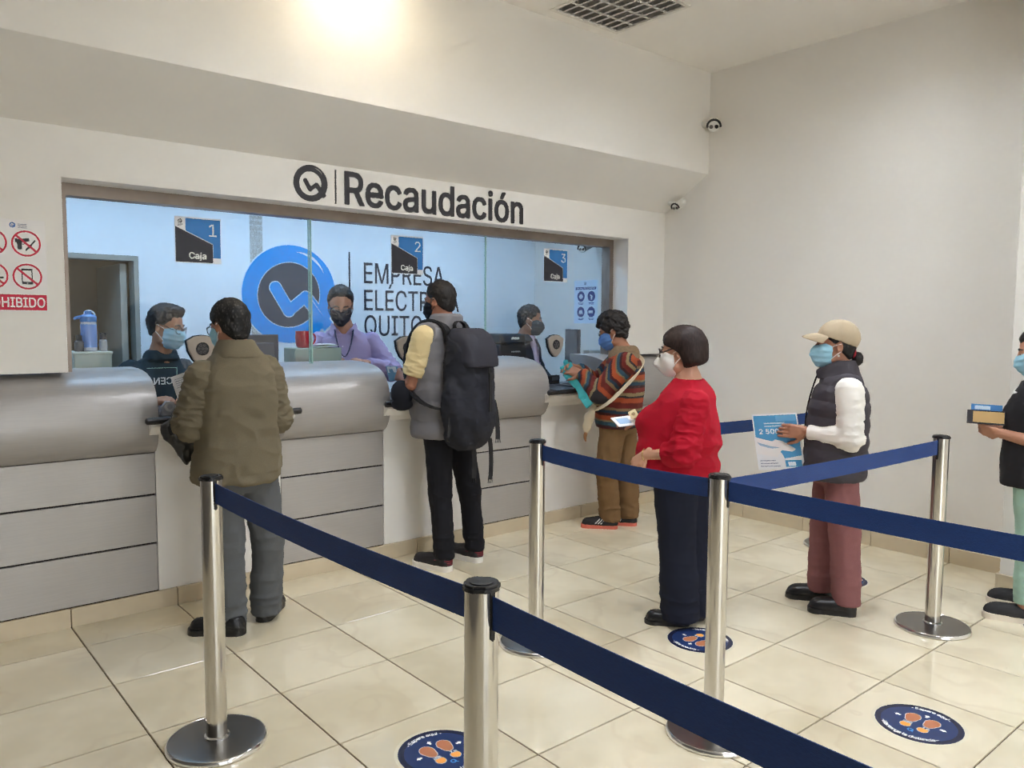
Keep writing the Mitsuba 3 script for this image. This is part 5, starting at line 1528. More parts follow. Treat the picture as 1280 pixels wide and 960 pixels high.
def logo(cx, cy, R):
    """(ring, inner disc, tail stroke, highlights) of the round emblem with the kinked stroke."""
    U = lambda pts: [(cx + R * x, cy + R * y) for x, y in pts]
    outer = affinity.rotate(affinity.scale(circle(cx, cy, R, 96), 1.0, 0.97), 30)
    inner = affinity.rotate(affinity.scale(circle(cx - 0.02 * R, cy - 0.015 * R, 0.665 * R, 96), 1.0, 0.95), 35)
    tail = unary_union([stroke(U([(-0.31, 0.12), (-0.035, -0.33)]), 0.235 * R), stroke(U([(-0.035, -0.33), (0.33, -0.04)]), 0.21 * R), stroke(U([(0.33, -0.04), (0.83, -0.66)]), 0.25 * R, 2)])
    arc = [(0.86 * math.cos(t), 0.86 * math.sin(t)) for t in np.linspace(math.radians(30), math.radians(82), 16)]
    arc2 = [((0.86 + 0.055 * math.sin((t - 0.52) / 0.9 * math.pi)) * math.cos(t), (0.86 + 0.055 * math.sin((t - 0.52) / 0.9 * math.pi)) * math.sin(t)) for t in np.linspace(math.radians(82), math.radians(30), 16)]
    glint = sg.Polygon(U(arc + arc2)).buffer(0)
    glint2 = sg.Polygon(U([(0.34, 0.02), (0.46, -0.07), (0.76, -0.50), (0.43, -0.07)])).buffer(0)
    return outer, inner, tail, [glint, glint2]


ws = thing('wall_sign', 'black emblem and the word Recaudación on the wall above the cashier window', 'sign')
o, i, t, gl = logo(1.312, 2.290, 0.106)
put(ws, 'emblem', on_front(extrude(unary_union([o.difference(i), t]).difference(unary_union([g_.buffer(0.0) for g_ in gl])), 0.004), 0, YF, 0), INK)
put(ws, 'bar', on_front(extrude(sg.box(1.466, 2.188, 1.474, 2.386), 0.004), 0, YF, 0), INK)
put(ws, 'lettering', on_front(text('Recaudación', 0.186, 0.005, True, width=1.402), 1.528, YF, 2.197), INK)
bl = thing('wall_logo', 'large blue and grey round emblem with company name on the booth wall', 'sign')
o, i, t, gl = logo(1.918, 1.708, 0.392)
BLUE = M(10, 146, 222, 0.5)
put(bl, 'backing', on_front(extrude(unary_union([o, t]).buffer(0.008), 0.002), 0, YBW, 0), M(214, 232, 244))
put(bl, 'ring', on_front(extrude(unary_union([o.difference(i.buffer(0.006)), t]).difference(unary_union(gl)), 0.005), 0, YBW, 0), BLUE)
put(bl, 'inner_disc', on_front(extrude(i.difference(t.buffer(0.007)), 0.004), 0, YBW, 0), M(66, 70, 80, 0.5), label='dark grey inner disc')
put(bl, 'bar', on_front(extrude(sg.box(2.434, 1.30, 2.446, 2.07), 0.004), 0, YBW, 0), M(44, 48, 58))
nat = meshkit.text_mesh('EMPRESA', 0.172, 0.004).bounds
fac = 0.815 / (nat[1, 0] - nat[0, 0])
for word, z in (('EMPRESA', 1.819), ('ELÉCTRICA', 1.592), ('QUITO', 1.376)):
    m = meshkit.text_mesh(word, 0.172, 0.004)
    m.apply_translation([-m.bounds[0, 0], 0, 0])
    m.apply_scale([fac, 1, 1])
    put(bl, 'lettering', on_front(m, 2.577, YBW, z), M(40, 44, 54))

# signs hung on the glass over each desk
for n_, x0 in (('1', 0.610), ('2', 1.968), ('3', 3.315)):
    k = thing('window_sign', f"blue and black Caja sign on the glass with the figure {dict(zip('123', ('one', 'two', 'three')))[n_]}", 'sign', 'numbered desk signs')
    w, hgt = 0.250, 0.250
    y, z0 = GY - 0.005, 1.812
    put(k, 'board', cbox(x0, x0 + w, y - 0.003, y + 0.002, z0, z0 + hgt, 0.0006), M(226, 226, 228, 0.4))
    P_ = lambda pts: [(x0 + w * u, z0 + hgt * v) for u, v in pts]
    dark = sg.Polygon(P_([(0.012, 0.78), (0.81, 0.43), (0.81, 0.02), (0.012, 0.02)]))
    blue = sg.Polygon(P_([(0.23, 0.97), (0.985, 0.97), (0.985, 0.13), (0.82, 0.13), (0.82, 0.44), (0.23, 0.70)]))
    put(k, 'blue_field', on_front(extrude(blue, 0.0012), 0, y - 0.003, 0), M(46, 118, 186, 0.4))
    put(k, 'black_field', on_front(extrude(dark, 0.0012), 0, y - 0.003, 0), M(30, 30, 40, 0.35))
    put(k, 'number', on_front(text(n_, 0.068, 0.0008, False, center=True), x0 + w * 0.82, y - 0.0042, z0 + hgt * 0.74), M(216, 224, 232))
    put(k, 'lettering', on_front(text('Caja', 0.034, 0.0008, True), x0 + w * 0.28, y - 0.0042, z0 + hgt * 0.10), WHITE)
    o, i, t, gl = logo(x0 + w * 0.115, z0 + hgt * 0.90, 0.011)
    put(k, 'emblem', on_front(extrude(unary_union([o.difference(i), t]), 0.0008), 0, y - 0.003, 0), INK)
    for q in range(3):
        put(k, 'small_print', on_front(extrude(sg.box(x0 + w * 0.065, z0 + hgt * (0.84 - q * 0.022), x0 + w * (0.17 if q < 2 else 0.14), z0 + hgt * (0.85 - q * 0.022)), 0.0006), 0, y - 0.003, 0), M(120, 124, 130))

# prohibition notice
RED_INK, BK = M(186, 30, 58, 0.5), M(30, 28, 30, 0.5)
k = thing('prohibition_notice', 'white notice with red crossed-out rings and the word PROHIBIDO on the front wall', 'sign')
put(k, 'board', cbox(-0.335, -0.038, YF - 0.004, YF - 0.0002, 1.533, 1.957, 0.001), M(226, 222, 220, 0.4))
F_ = lambda g_, d=0.001, o_=0.004: on_front(extrude(g_, d), 0, YF - o_, 0)
for cx in (-0.253, -0.118):
    for cz in (1.848, 1.696):
        bar = affinity.rotate(sg.box(cx - 0.058, cz - 0.0045, cx + 0.058, cz + 0.0045), -42, origin=(cx, cz))
        put(k, 'ring', F_(unary_union([ring(cx, cz, 0.052, 0.0595), bar]), 0.0012, 0.0048), RED_INK)
gun = unary_union([sg.box(-0.160, 1.855, -0.103, 1.870), sg.Polygon([(-0.154, 1.858), (-0.136, 1.858), (-0.138, 1.822), (-0.156, 1.822)]), ring(-0.130, 1.850, 0.005, 0.008, 16), sg.box(-0.160, 1.868, -0.150, 1.873)])
knife = affinity.rotate(unary_union([sg.box(-0.104, 1.842, -0.098, 1.872), sg.Polygon([(-0.106, 1.842), (-0.096, 1.842), (-0.099, 1.806), (-0.106, 1.812)])]), -38)
phone = sg.box(-0.141, 1.660, -0.097, 1.732).difference(sg.box(-0.137, 1.672, -0.101, 1.724))
put(k, 'gun_symbol', F_(affinity.rotate(gun, 8)), BK)
put(k, 'knife_symbol', F_(knife), BK)
put(k, 'phone_symbol', F_(phone.difference(circle(-0.119, 1.666, 0.003, 12))), BK)
cup = unary_union([sg.Polygon([(-0.270, 1.872), (-0.236, 1.872), (-0.241, 1.822), (-0.265, 1.822)]), sg.box(-0.273, 1.868, -0.233, 1.878)])
put(k, 'cup_symbol', F_(cup), BK)
put(k, 'cap_symbol', F_(unary_union([circle(-0.253, 1.690, 0.024).intersection(sg.box(-0.3, 1.69, -0.2, 1.73)), sg.box(-0.255, 1.684, -0.212, 1.692)])), BK)
put(k, 'banner', F_(sg.box(-0.330, 1.540, -0.043, 1.612), 0.001), RED_INK)
put(k, 'lettering', on_front(text('PROHIBIDO', 0.044, 0.0008, True, width=0.272), -0.322, YF - 0.005, 1.554), M(236, 228, 228))
o, i, t, gl = logo(-0.170, 1.930, 0.012)
put(k, 'emblem', F_(unary_union([o.difference(i), t])), M(24, 88, 160))
for q in range(3):
    put(k, 'small_print', F_(sg.box(-0.150, 1.934 - q * 0.008, -0.112, 1.937 - q * 0.008), 0.0006), M(130, 134, 150))

# poster on the booth's end wall
k = thing('wall_poster', 'pale poster with four navy round pictograms on the booth end wall', 'poster')
W_ = lambda g_, d, o_: on_west(extrude(g_, d), XR - o_, 0, 0)      # drawn with x = -y
put(k, 'sheet', W_(sg.box(-1.405, 1.492, -1.100, 1.892), 0.0015, 0.0002), M(206, 222, 238, 0.5))
NV = M(44, 62, 122, 0.5)
put(k, 'heading', W_(sg.box(-1.385, 1.805, -1.12, 1.828), 0.0008, 0.0018), NV)
put(k, 'heading_text', on_west(text('MEDIDAS DE SEGURIDAD', 0.012, 0.0006, True, width=0.24), XR - 0.0027, 1.372, 1.8105), M(200, 214, 232))
o, i, t, gl = logo(-1.262, 1.862, 0.014)
put(k, 'emblem', W_(unary_union([o.difference(i), t]), 0.0008, 0.0018), NV)
for u in (-1.315, -1.180):
    for v, q in ((1.742, 0), (1.598, 1)):
        put(k, 'pictogram', W_(circle(u, v, 0.048), 0.0008, 0.0018), NV)
        shape = {0: circle(u, v, 0.022).union(sg.box(u - 0.027, v - 0.01, u + 0.027, v + 0.006)), 1: sg.Polygon([(u - 0.026, v - 0.018), (u + 0.026, v - 0.018), (u + 0.018, v + 0.016), (u - 0.018, v + 0.016)])}[q]
        if u > -1.25:
            shape = sg.Polygon([(u - 0.006, v - 0.03), (u + 0.010, v - 0.03), (u + 0.012, v + 0.008), (u - 0.022, v + 0.020), (u - 0.020, v + 0.008), (u - 0.004, v)]) if q == 0 else sg.box(u - 0.034, v - 0.012, u + 0.02, v + 0.014)
        put(k, 'symbol', W_(shape, 0.0006, 0.0026), M(204, 216, 230))
        for r_ in range(2):
            put(k, 'caption', W_(sg.box(u - 0.036 + 0.006 * r_, v - 0.064 - 0.011 * r_, u + 0.036 - 0.006 * r_, v - 0.057 - 0.011 * r_), 0.0006, 0.0018), M(90, 108, 160))

# ---------------------------------------------------------------- security cameras


def cctv(mount, mdir, c, d, label, body=(214, 212, 206), R=0.036, L=0.12):
    k = thing('security_camera', label, 'camera')
    c, d = np.array(c, float), unit(d)
    m0, md = np.array(mount, float), unit(mdir)
    b = put(k, 'bracket', tube([m0, m0 + md * 0.02, c - d * L * 0.5], [0.030, 0.022, 0.020], 16), M(*body, 0.45), 40)
    put(k, 'body', tube([c - d * L, c - d * (L - 0.012), c - d * 0.004, c], [R * 0.85, R, R, R * 0.96], 28), M(*body, 0.45), 40)
    up = np.array([0, 0, 1.0])
    up = unit(up - d * (up @ d))
    rt = np.cross(d, up)
    put(k, 'face', tube([c - d * 0.002, c + d * 0.002], R * 0.9, 28), M(222, 220, 216, 0.35), 40)
    hood = [c + d * 0.004 + R * 1.0 * (math.cos(a) * rt + math.sin(a) * up) for a in np.linspace(-0.15, math.pi + 0.15, 18)]
    put(k, 'hood', tube(hood, R * 0.17, 8), M(24, 24, 26, 0.4), True)
    for e, col in ((-1, (16, 16, 18)), (1, (96, 92, 90))):
        put(k, 'lens', tube([c + d * 0.001 + rt * e * R * 0.40 - up * R * 0.1, c + d * 0.006 + rt * e * R * 0.40 - up * R * 0.1], R * 0.30, 16), M(*col, 0.15), 40)


to_eye = lambda p: unit(EYE - np.array(p))
pA = np.array([4.425, -0.18, 3.020])
cctv((4.425, -0.086, 3.05), (0, -1, 0), pA, to_eye(pA) + [0.0, 0.0, -0.45], 'white dome camera on the bulkhead face near the side wall', R=0.050, L=0.07)
pB = np.array([4.37, 0.130, 2.425])
cctv((4.415, 0.225, 2.490), (0, -0.5, -0.8), pB, 0.8 * to_eye(pB) + np.array([-0.62, 0.51, -0.60]), 'white bullet camera under the soffit in the corner', R=0.036, L=0.12)
pC = np.array([4.235, 1.05, 2.150])
cctv((4.499, 1.18, 2.30), (-1, 0, 0), pC, (-0.85, -0.25, -0.30), 'grey bullet camera inside the booth above the poster', (92, 96, 100), R=0.036, L=0.16)

# ---------------------------------------------------------------- intercoms on the glass
for n_, (cx, cz) in zip(('first', 'second', 'third'), ((0.735, 1.330), (2.075, 1.316), (3.430, 1.318))):
    k = thing('intercom', f'grey shield-shaped speaking intercom on the glass at the {n_} desk', 'intercom', 'shield-shaped intercoms on the glass')
    pts = [(-0.078, 0.052), (-0.04, 0.074), (0.0, 0.080), (0.04, 0.074), (0.078, 0.052), (0.070, 0.0), (0.045, -0.048), (0.012, -0.078), (-0.012, -0.078), (-0.045, -0.048), (-0.070, 0.0)]
    sh = sg.Polygon(pts).buffer(0.006).buffer(-0.002)
    put(k, 'rubber_edge', on_front(extrude(sh.buffer(0.004), 0.020), cx, GY - 0.001, cz), M(30, 30, 32, 0.6))
    put(k, 'faceplate', on_front(join(extrude(sh, 0.010), extrude(sh.buffer(-0.004), 0.004, 0.010)), cx, GY - 0.021, cz), M(176, 164, 152, 0.4, 0.3))
    put(k, 'grille', on_front(extrude(circle(0.0, 0.010, 0.036), 0.003), cx, GY - 0.035, cz), M(30, 29, 32, 0.5))
    for q in range(7):
        a = q * math.pi / 3
        r_ = 0.021 if q < 6 else 0.0
        put(k, 'sound_hole', on_front(extrude(ring(r_ * math.cos(a), 0.010 + r_ * math.sin(a), 0.0042, 0.0072, 16), 0.0015), cx, GY - 0.038, cz), M(104, 100, 100, 0.4))

# ---------------------------------------------------------------- things on the booth's worktop
WTZ = 0.971
k = thing('desk_organiser', 'pale grey green box with bottles on it in the booth by the doorway', 'box')
put(k, 'body', cbox(0.16, 0.345, 0.83, 1.00, WTZ, 1.318, 0.004), M(150, 160, 150, 0.6))
put(k, 'lid', cbox(0.155, 0.350, 0.825, 1.005, 1.310, 1.324, 0.003), M(168, 178, 168, 0.6))


def bottle(name, x, y, z, rows, m, label, cat, cap=None, cap_m=None, extra=None):
    k_ = thing(name, label, cat)
    at = lambda q: xform(q, mat4([1, 0, 0], [0, 1, 0], [0, 0, 1], [x, y, z]))
    put(k_, 'body', at(lathe(rows, 24)), m, 40)
    if cap:
        put(k_, 'cap', at(lathe(cap, 24)), cap_m, 40)
    for nm, e, em in extra or ():
        put(k_, nm, at(e), em, 40)
    return k_


mat('bottle_blue', lin(96, 138, 204), 0.2, spec=0.5)
bottle('water_bottle', 0.250, 0.90, 1.325, [(0, 0), (0.034, 0), (0.038, 0.006), (0.038, 0.150), (0.036, 0.158), (0, 0.158)], M(178, 190, 206, 0.25), 'tall water bottle with blue lid on the booth box', 'bottle',
       [(0, 0.158), (0.040, 0.158), (0.041, 0.186), (0.030, 0.196), (0.018, 0.200), (0.018, 0.216), (0, 0.218)], M(44, 110, 176, 0.35),
       [('sleeve', lathe([(0.0385, 0.02), (0.0395, 0.02), (0.0395, 0.145), (0.0385, 0.145)], 24), 'mat_bottle_blue'), ('spout', tube([[-0.03, 0, 0.185], [-0.062, 0, 0.178], [-0.07, 0, 0.172]], [0.010, 0.008, 0.007], 10), M(44, 110, 176, 0.35)), ('handle', tube(spline([[-0.02, 0, 0.198], [-0.01, 0, 0.216], [0.02, 0, 0.214], [0.032, 0, 0.19]], 10), 0.004, 8), M(190, 214, 236, 0.4))])
bottle('sanitiser_bottle', 0.315, 0.88, 1.325, [(0, 0), (0.018, 0), (0.020, 0.004), (0.020, 0.055), (0.012, 0.064), (0, 0.064)], M(150, 156, 160, 0.25), 'small clear bottle with black cap beside the tall water bottle', 'bottle', [(0, 0.064), (0.015, 0.064), (0.015, 0.098), (0, 0.100)], M(34, 34, 38, 0.35))
bottle('spray_bottle', 0.195, 0.87, 1.325, [(0, 0), (0.022, 0), (0.023, 0.050), (0.014, 0.060), (0, 0.060)], M(52, 54, 58, 0.35), 'small dark bottle beside the tall water bottle, nearest the window frame', 'bottle', [(0, 0.060), (0.016, 0.060), (0.014, 0.085), (0, 0.088)], M(30, 30, 32, 0.4))
k = thing('cardboard_box', 'grey green carton with papers on it next to the cashier in the lilac shirt', 'box')
put(k, 'body', cbox(1.43, 1.755, 0.83, 1.00, WTZ, 1.322, 0.004), M(132, 146, 136, 0.7))
put(k, 'flap', xform(cbox(0, 0.16, 0, 0.16, 0, 0.004, 0.001), mat4([0.99, 0, 0.08], [0, 1, 0], [-0.08, 0, 0.99], [1.575, 0.83, 1.323])), M(150, 162, 150, 0.7))
k = thing('paper_stack', 'white papers lying on the grey green carton', 'paper')
for q in range(3):
    put(k, 'sheet', xform(cbox(-0.06, 0.06, -0.05, 0.05, 0, 0.0015, 0.0003), mat4([math.cos(q * 0.3), math.sin(q * 0.3), 0], [-math.sin(q * 0.3), math.cos(q * 0.3), 0], [0, 0, 1], [1.665, 0.91, 1.3405 + q * 0.0018])), WHITE)
k = thing('mug', 'red mug standing on the grey green carton beside the glass joint', 'mug')
at = lambda q: xform(q, mat4([1, 0, 0], [0, 1, 0], [0, 0, 1], [1.530, 0.92, 1.3225]))
put(k, 'body', at(lathe([(0, 0), (0.036, 0), (0.047, 0.012), (0.052, 0.06), (0.050, 0.108), (0.046, 0.108), (0.047, 0.06), (0.030, 0.012), (0, 0.010)], 28)), M(150, 24, 40, 0.25), 40)
put(k, 'handle', at(tube(spline([[0.048, 0, 0.085], [0.075, 0, 0.082], [0.080, 0, 0.045], [0.048, 0, 0.025]], 14), 0.006, 8)), M(150, 24, 40, 0.25), 40)


def monitor(x0, x1, y, z0, z1, label, turn=0.0, stand=True):
    k_ = thing('monitor', label, 'monitor')
    cx = (x0 + x1) / 2
    a = math.radians(turn)
    X, Y = [math.cos(a), math.sin(a), 0], [-math.sin(a), math.cos(a), 0]
    to = lambda m: xform(m, mat4(X, Y, [0, 0, 1], [cx, y, 0]))
    w = (x1 - x0) / 2
    put(k_, 'casing', to(cbox(-w, w, -0.014, 0.014, z0, z1, 0.004)), M(46, 48, 56, 0.5))
    put(k_, 'back', to(cbox(-w * 0.72, w * 0.72, -0.030, -0.012, z0 + 0.04, z1 - 0.05, 0.006)), M(58, 60, 68, 0.5))
    put(k_, 'screen', to(box(-w + 0.012, w - 0.012, 0.0138, 0.0150, z0 + 0.014, z1 - 0.012)), M(24, 28, 36, 0.15))
    put(k_, 'stand', to(join(cbox(-0.03, 0.03, -0.012, 0.012, WTZ, z0 + 0.02, 0.003), cbox(-0.10, 0.10, -0.06, 0.07, WTZ, WTZ + 0.012, 0.003))), M(40, 42, 48, 0.5))


monitor(1.125, 1.345, 0.915, 1.13, 1.410, 'dark computer monitor seen from behind beside the first cashier')
monitor(3.90, 4.28, 1.00, 1.10, 1.438, 'dark computer monitor seen edge-on below the poster', 62)
k = thing('printer', 'black receipt printer with a pale label beside the third cashier', 'printer')
put(k, 'body', cbox(3.13, 3.40, 0.83, 1.01, 1.225, 1.325, 0.008), M(30, 33, 36, 0.4))
put(k, 'cover', cbox(3.135, 3.395, 0.832, 1.01, 1.326, 1.405, 0.012), M(36, 40, 42, 0.35))
put(k, 'slot', box(3.15, 3.38, 0.8292, 0.833, 1.318, 1.330), M(12, 12, 13))
put(k, 'label', on_front(extrude(sg.box(3.245, 1.362, 3.325, 1.380), 0.001), 0, 0.8322, 0), M(206, 214, 208))
put(k, 'badge', on_front(extrude(sg.box(3.245, 1.262, 3.335, 1.272), 0.001), 0, 0.8302, 0), M(120, 128, 130))
put(k, 'stand', join(cbox(3.14, 3.39, 0.84, 1.0, WTZ, 1.225, 0.004)), M(90, 94, 98))
k = thing('file_tray', 'pale grey box on the worktop under the poster', 'box')
put(k, 'body', cbox(4.12, 4.44, 0.83, 0.90, WTZ, 1.262, 0.004), M(176, 182, 182, 0.6))
put(k, 'front_panel', cbox(4.135, 4.425, 0.8275, 0.831, WTZ + 0.02, 1.245, 0.001), M(164, 170, 172, 0.6))
k = thing('card_terminal', 'small black card terminal on the third desk', 'card reader')
put(k, 'body', cbox(3.42, 3.52, 0.56, 0.60, 1.019, 1.085, 0.004), M(26, 26, 28, 0.4))
put(k, 'screen', box(3.435, 3.505, 0.5590, 0.5602, 1.045, 1.076), M(50, 58, 66, 0.2))
k = thing('document_tray', 'flat grey tray lying on the third desk', 'tray')
put(k, 'base', cbox(3.36, 3.62, 0.28, 0.46, 1.0185, 1.0225, 0.001), M(90, 94, 98, 0.35))
put(k, 'rim', tube([[3.365, 0.285, 1.024], [3.615, 0.285, 1.024], [3.615, 0.455, 1.024], [3.365, 0.455, 1.024]], 0.004, 8, closed=True), M(70, 72, 78, 0.35))
k = thing('acrylic_screen', 'small clear acrylic screen with mirrored letters at the left end of the first desk', 'screen')
sc = box(0.432, 0.575, 0.4495, 0.4505, 1.0185, 1.245)
put(k, 'sheet', trimesh.Trimesh(np.array([[0.425, 0.45, 1.0185], [0.575, 0.45, 1.0185], [0.575, 0.45, 1.245], [0.425, 0.45, 1.245]]), [[0, 1, 2], [0, 2, 3]], process=False), 'mat_pane')
put(k, 'edge', join(box(0.574, 0.577, 0.447, 0.453, 1.0185, 1.245), box(0.425, 0.577, 0.447, 0.453, 1.243, 1.246)), 'mat_glass_edge')
mt = text('CEN', 0.036, 0.0008, True, center=True)
put(k, 'lettering', xform(mt, mat4([-1, 0, 0], [0, 0, 1], [0, 1, 0], [0.505, 0.4515, 1.175])), M(214, 220, 224))
k = thing('tape_dispenser', 'grey tape dispenser at the left end of the first desk', 'tape dispenser')
at = lambda q: xform(q, mat4([1, 0, 0], [0, 1, 0], [0, 0, 1], [0.475, 0.215, 1.019]))
put(k, 'body', at(xform(extrude(sg.Polygon([(-0.045, 0), (0.075, 0), (0.080, 0.018), (0.02, 0.030), (0.0, 0.062), (-0.03, 0.066), (-0.048, 0.04)]).buffer(0.003), 0.03), mat4([1, 0, 0], [0, 0, 1], [0, -1, 0], [0, 0.015, 0]))), M(166, 168, 172, 0.4))
put(k, 'tape_roll', at(xform(extrude(ring(-0.015, 0.042, 0.014, 0.026, 24), 0.036), mat4([1, 0, 0], [0, 0, 1], [0, -1, 0], [0, 0.018, 0]))), M(206, 206, 204, 0.3))

# ---------------------------------------------------------------- what people hold and carry


def sheet_quad(F, corners, th=0.0012):
    """A thin sheet through four corners (frame of the figure), and a mapper (u, v) -> point for print on it."""
    c = [np.array(q, float) for q in corners]
    n = unit(np.cross(c[1] - c[0], c[3] - c[0]))
    v = np.array([q - n * th / 2 for q in c] + [q + n * th / 2 for q in c])
    m = trimesh.convex.convex_hull(v)
    at_ = lambda u, w, o_=0.0: (c[3] * (1 - u) * (1 - w) + c[2] * u * (1 - w) + c[1] * u * w + c[0] * (1 - u) * w) + n * o_
    return m, at_, n


def on_sheet(g_, at_, sign, th=0.0009):
    """Flat print (unit square) laid on such a sheet."""
    m = extrude(g_, 0.0005) if not isinstance(g_, trimesh.Trimesh) else g_
    v = np.array([at_(x, y, sign * (th + min(z, 0.0006))) for x, y, z in np.asarray(m.vertices)])
    return trimesh.Trimesh(v, m.faces, process=False)


def unit_text(s, x, y, h_, w_, bold=True):
    m = text(s, h_, 0.0004, bold, width=w_)
    m.apply_translation([x, y, 0])
    return m


# olive jacket: paper slip and black bag
F, wl, wr = OLIVE
k = thing('paper_slip', 'white printed slip in the hand of the man in the olive jacket', 'paper')
m, at_, n_ = sheet_quad(F, [(-0.265, 0.275, 1.215), (-0.165, 0.290, 1.250), (-0.140, 0.262, 1.135), (-0.232, 0.245, 1.105)])
F.put('sheet', m, M(228, 228, 234, 0.6), False, parent=k)
sgn = 1 if (n_ @ np.array([0, -1, 0.0])) > 0 else -1
for q in range(5):
    F.put('print_line', on_sheet(sg.box(0.12, 0.82 - q * 0.09, 0.80 if q % 2 == 0 else 0.62, 0.845 - q * 0.09), at_, sgn), M(150, 156, 176), False, parent=k)
f = Field([-0.40, 0.0, 0.70], [0.0, 0.36, 1.14], 0.006)
f.cone((-0.190, 0.16, 1.045), (-0.215, 0.15, 0.965), 0.030, 0.078, 0, flat=((0.3, 1, 0), 0.55))
f.cone((-0.215, 0.15, 0.965), (-0.200, 0.15, 0.820), 0.078, 0.014, 0.03, flat=((0.3, 1, 0), 0.55))
f.cone((-0.150, 0.16, 0.965), (-0.190, 0.15, 0.830), 0.052, 0.014, 0.03, flat=((0.3, 1, 0), 0.5))
bag = f.mesh(1)
bv = np.asarray(bag.vertices)
bag = trimesh.Trimesh(bv + np.asarray(bag.vertex_normals) * (0.016 * creases(bv, (22, 22, 7), 8))[:, None], bag.faces, process=False)
k = thing('plastic_bag', 'black plastic bag hanging from the arm of the man in the olive jacket', 'bag')
mat('bag_black', lin(24, 24, 26), 0.3, spec=0.6)
F.put('body', thin(bag, 0.0005), 'mat_bag_black', True, parent=k)
F.put('handle', tube(spline([(-0.19, 0.165, 1.02), (-0.225, 0.12, 1.07), (-0.205, 0.09, 1.115), (-0.15, 0.10, 1.095), (-0.165, 0.15, 1.03)], 16), 0.006, 8), 'mat_bag_black', True, parent=k)

# backpack man: backpack, cap, card
F, wl, phi, R, Fw = PACKER
k = thing('backpack', 'large black backpack with top flap and hanging straps on the tall man in the vest', 'backpack')
Bk = -Fw
pk = cloth('pack', 34, 35, 42, 0.15, 300, 0.7, 0.15)
pk2 = cloth('pack_flap', 44, 44, 52, 0.12, 260, 0.6, 0.15)
strapm = M(20, 20, 23, 0.6)
c0 = np.array([-0.05, 0.0, 0]) + Bk * 0.245
row = lambda z, a_, b_, o_=0.0: (z, a_, b_, *(c0 + Bk * o_)[:2])
f = Field([-0.25, -0.45, 0.68], [0.45, 0.15, 1.55], 0.0075)
f.trunk([row(0.752, 0.09, 0.06), row(0.79, 0.140, 0.090), row(0.90, 0.160, 0.108, 0.01), row(1.08, 0.162, 0.112, 0.01), row(1.25, 0.155, 0.108), row(1.36, 0.140, 0.100, -0.005), row(1.42, 0.11, 0.08, -0.02)], phi, 0, 'add', 3.0)
for e in (-1, 1):       # side pockets
    c1 = c0 + R * e * 0.150
    f.ell((c1[0], c1[1], 1.00), (0.045, 0.075, 0.17), np.array([R, Fw, [0, 0, 1.0]]), 0.015)
c2 = c0 + Bk * 0.105
f.ell((c2[0], c2[1], 0.95), (0.105, 0.050, 0.16), np.array([R, Fw, [0, 0, 1.0]]), 0.012)
body = ruffle(f.mesh(2), 0.010, (11, 11, 9), 5, 3)
bv = np.asarray(body.vertices)
body = trimesh.Trimesh(bv + np.asarray(body.vertex_normals) * (0.014 * creases(bv, (9, 9, 4.5), 6) + 0.006 * creases(bv, (22, 22, 26), 8))[:, None], body.faces, process=False)
F.put('body', thin(body, 0.0007), pk, True, parent=k)
f = Field([-0.25, -0.45, 1.10], [0.45, 0.15, 1.60], 0.007)
f.trunk([row(1.235, 0.135, 0.040, 0.105), row(1.28, 0.148, 0.080, 0.07), row(1.36, 0.146, 0.108, 0.03), row(1.42, 0.132, 0.100, 0.01), row(1.462, 0.095, 0.072, -0.01)], phi, 0, 'add', 2.8)
F.put('flap', thin(ruffle(f.mesh(2), 0.005, (10, 10, 10), 9, 3), 0.0006), pk2, True, label='dark grey top flap', parent=k)
F.put('haul_loop', ribbon(spline([c0 - Bk * 0.06 + R * 0.035 + [0, 0, 1.43], c0 - Bk * 0.075 + R * 0.03 + [0, 0, 1.495], c0 - Bk * 0.075 - R * 0.03 + [0, 0, 1.495], c0 - Bk * 0.06 - R * 0.035 + [0, 0, 1.43]], 14), Fw, 0.024, 0.005), strapm, 30, parent=k)
tc = np.array([-0.03, 0.0, 0])
for e in (-1, 1):
    s_ = R * e
    path = spline([c0 - Bk * 0.09 + s_ * 0.075 + [0, 0, 1.38], tc + s_ * 0.098 + Bk * 0.09 + [0, 0, 1.487], tc + s_ * 0.112 - Bk * 0.0 + [0, 0, 1.500], tc + s_ * 0.118 + Fw * 0.095 + [0, 0, 1.445], tc + s_ * 0.128 + Fw * 0.150 + [0, 0, 1.32], tc + s_ * 0.160 + Fw * 0.130 + [0, 0, 1.18], tc + s_ * 0.215 + Fw * 0.02 + [0, 0, 1.06], c0 - Bk * 0.07 + s_ * 0.13 + [0, 0, 0.98]], 40)
    F.put('shoulder_strap', ribbon(path, s_ * 0.9 + np.array([0, 0, 0.2]), np.linspace(0.062, 0.040, 40), 0.014), strapm, 30, parent=k)
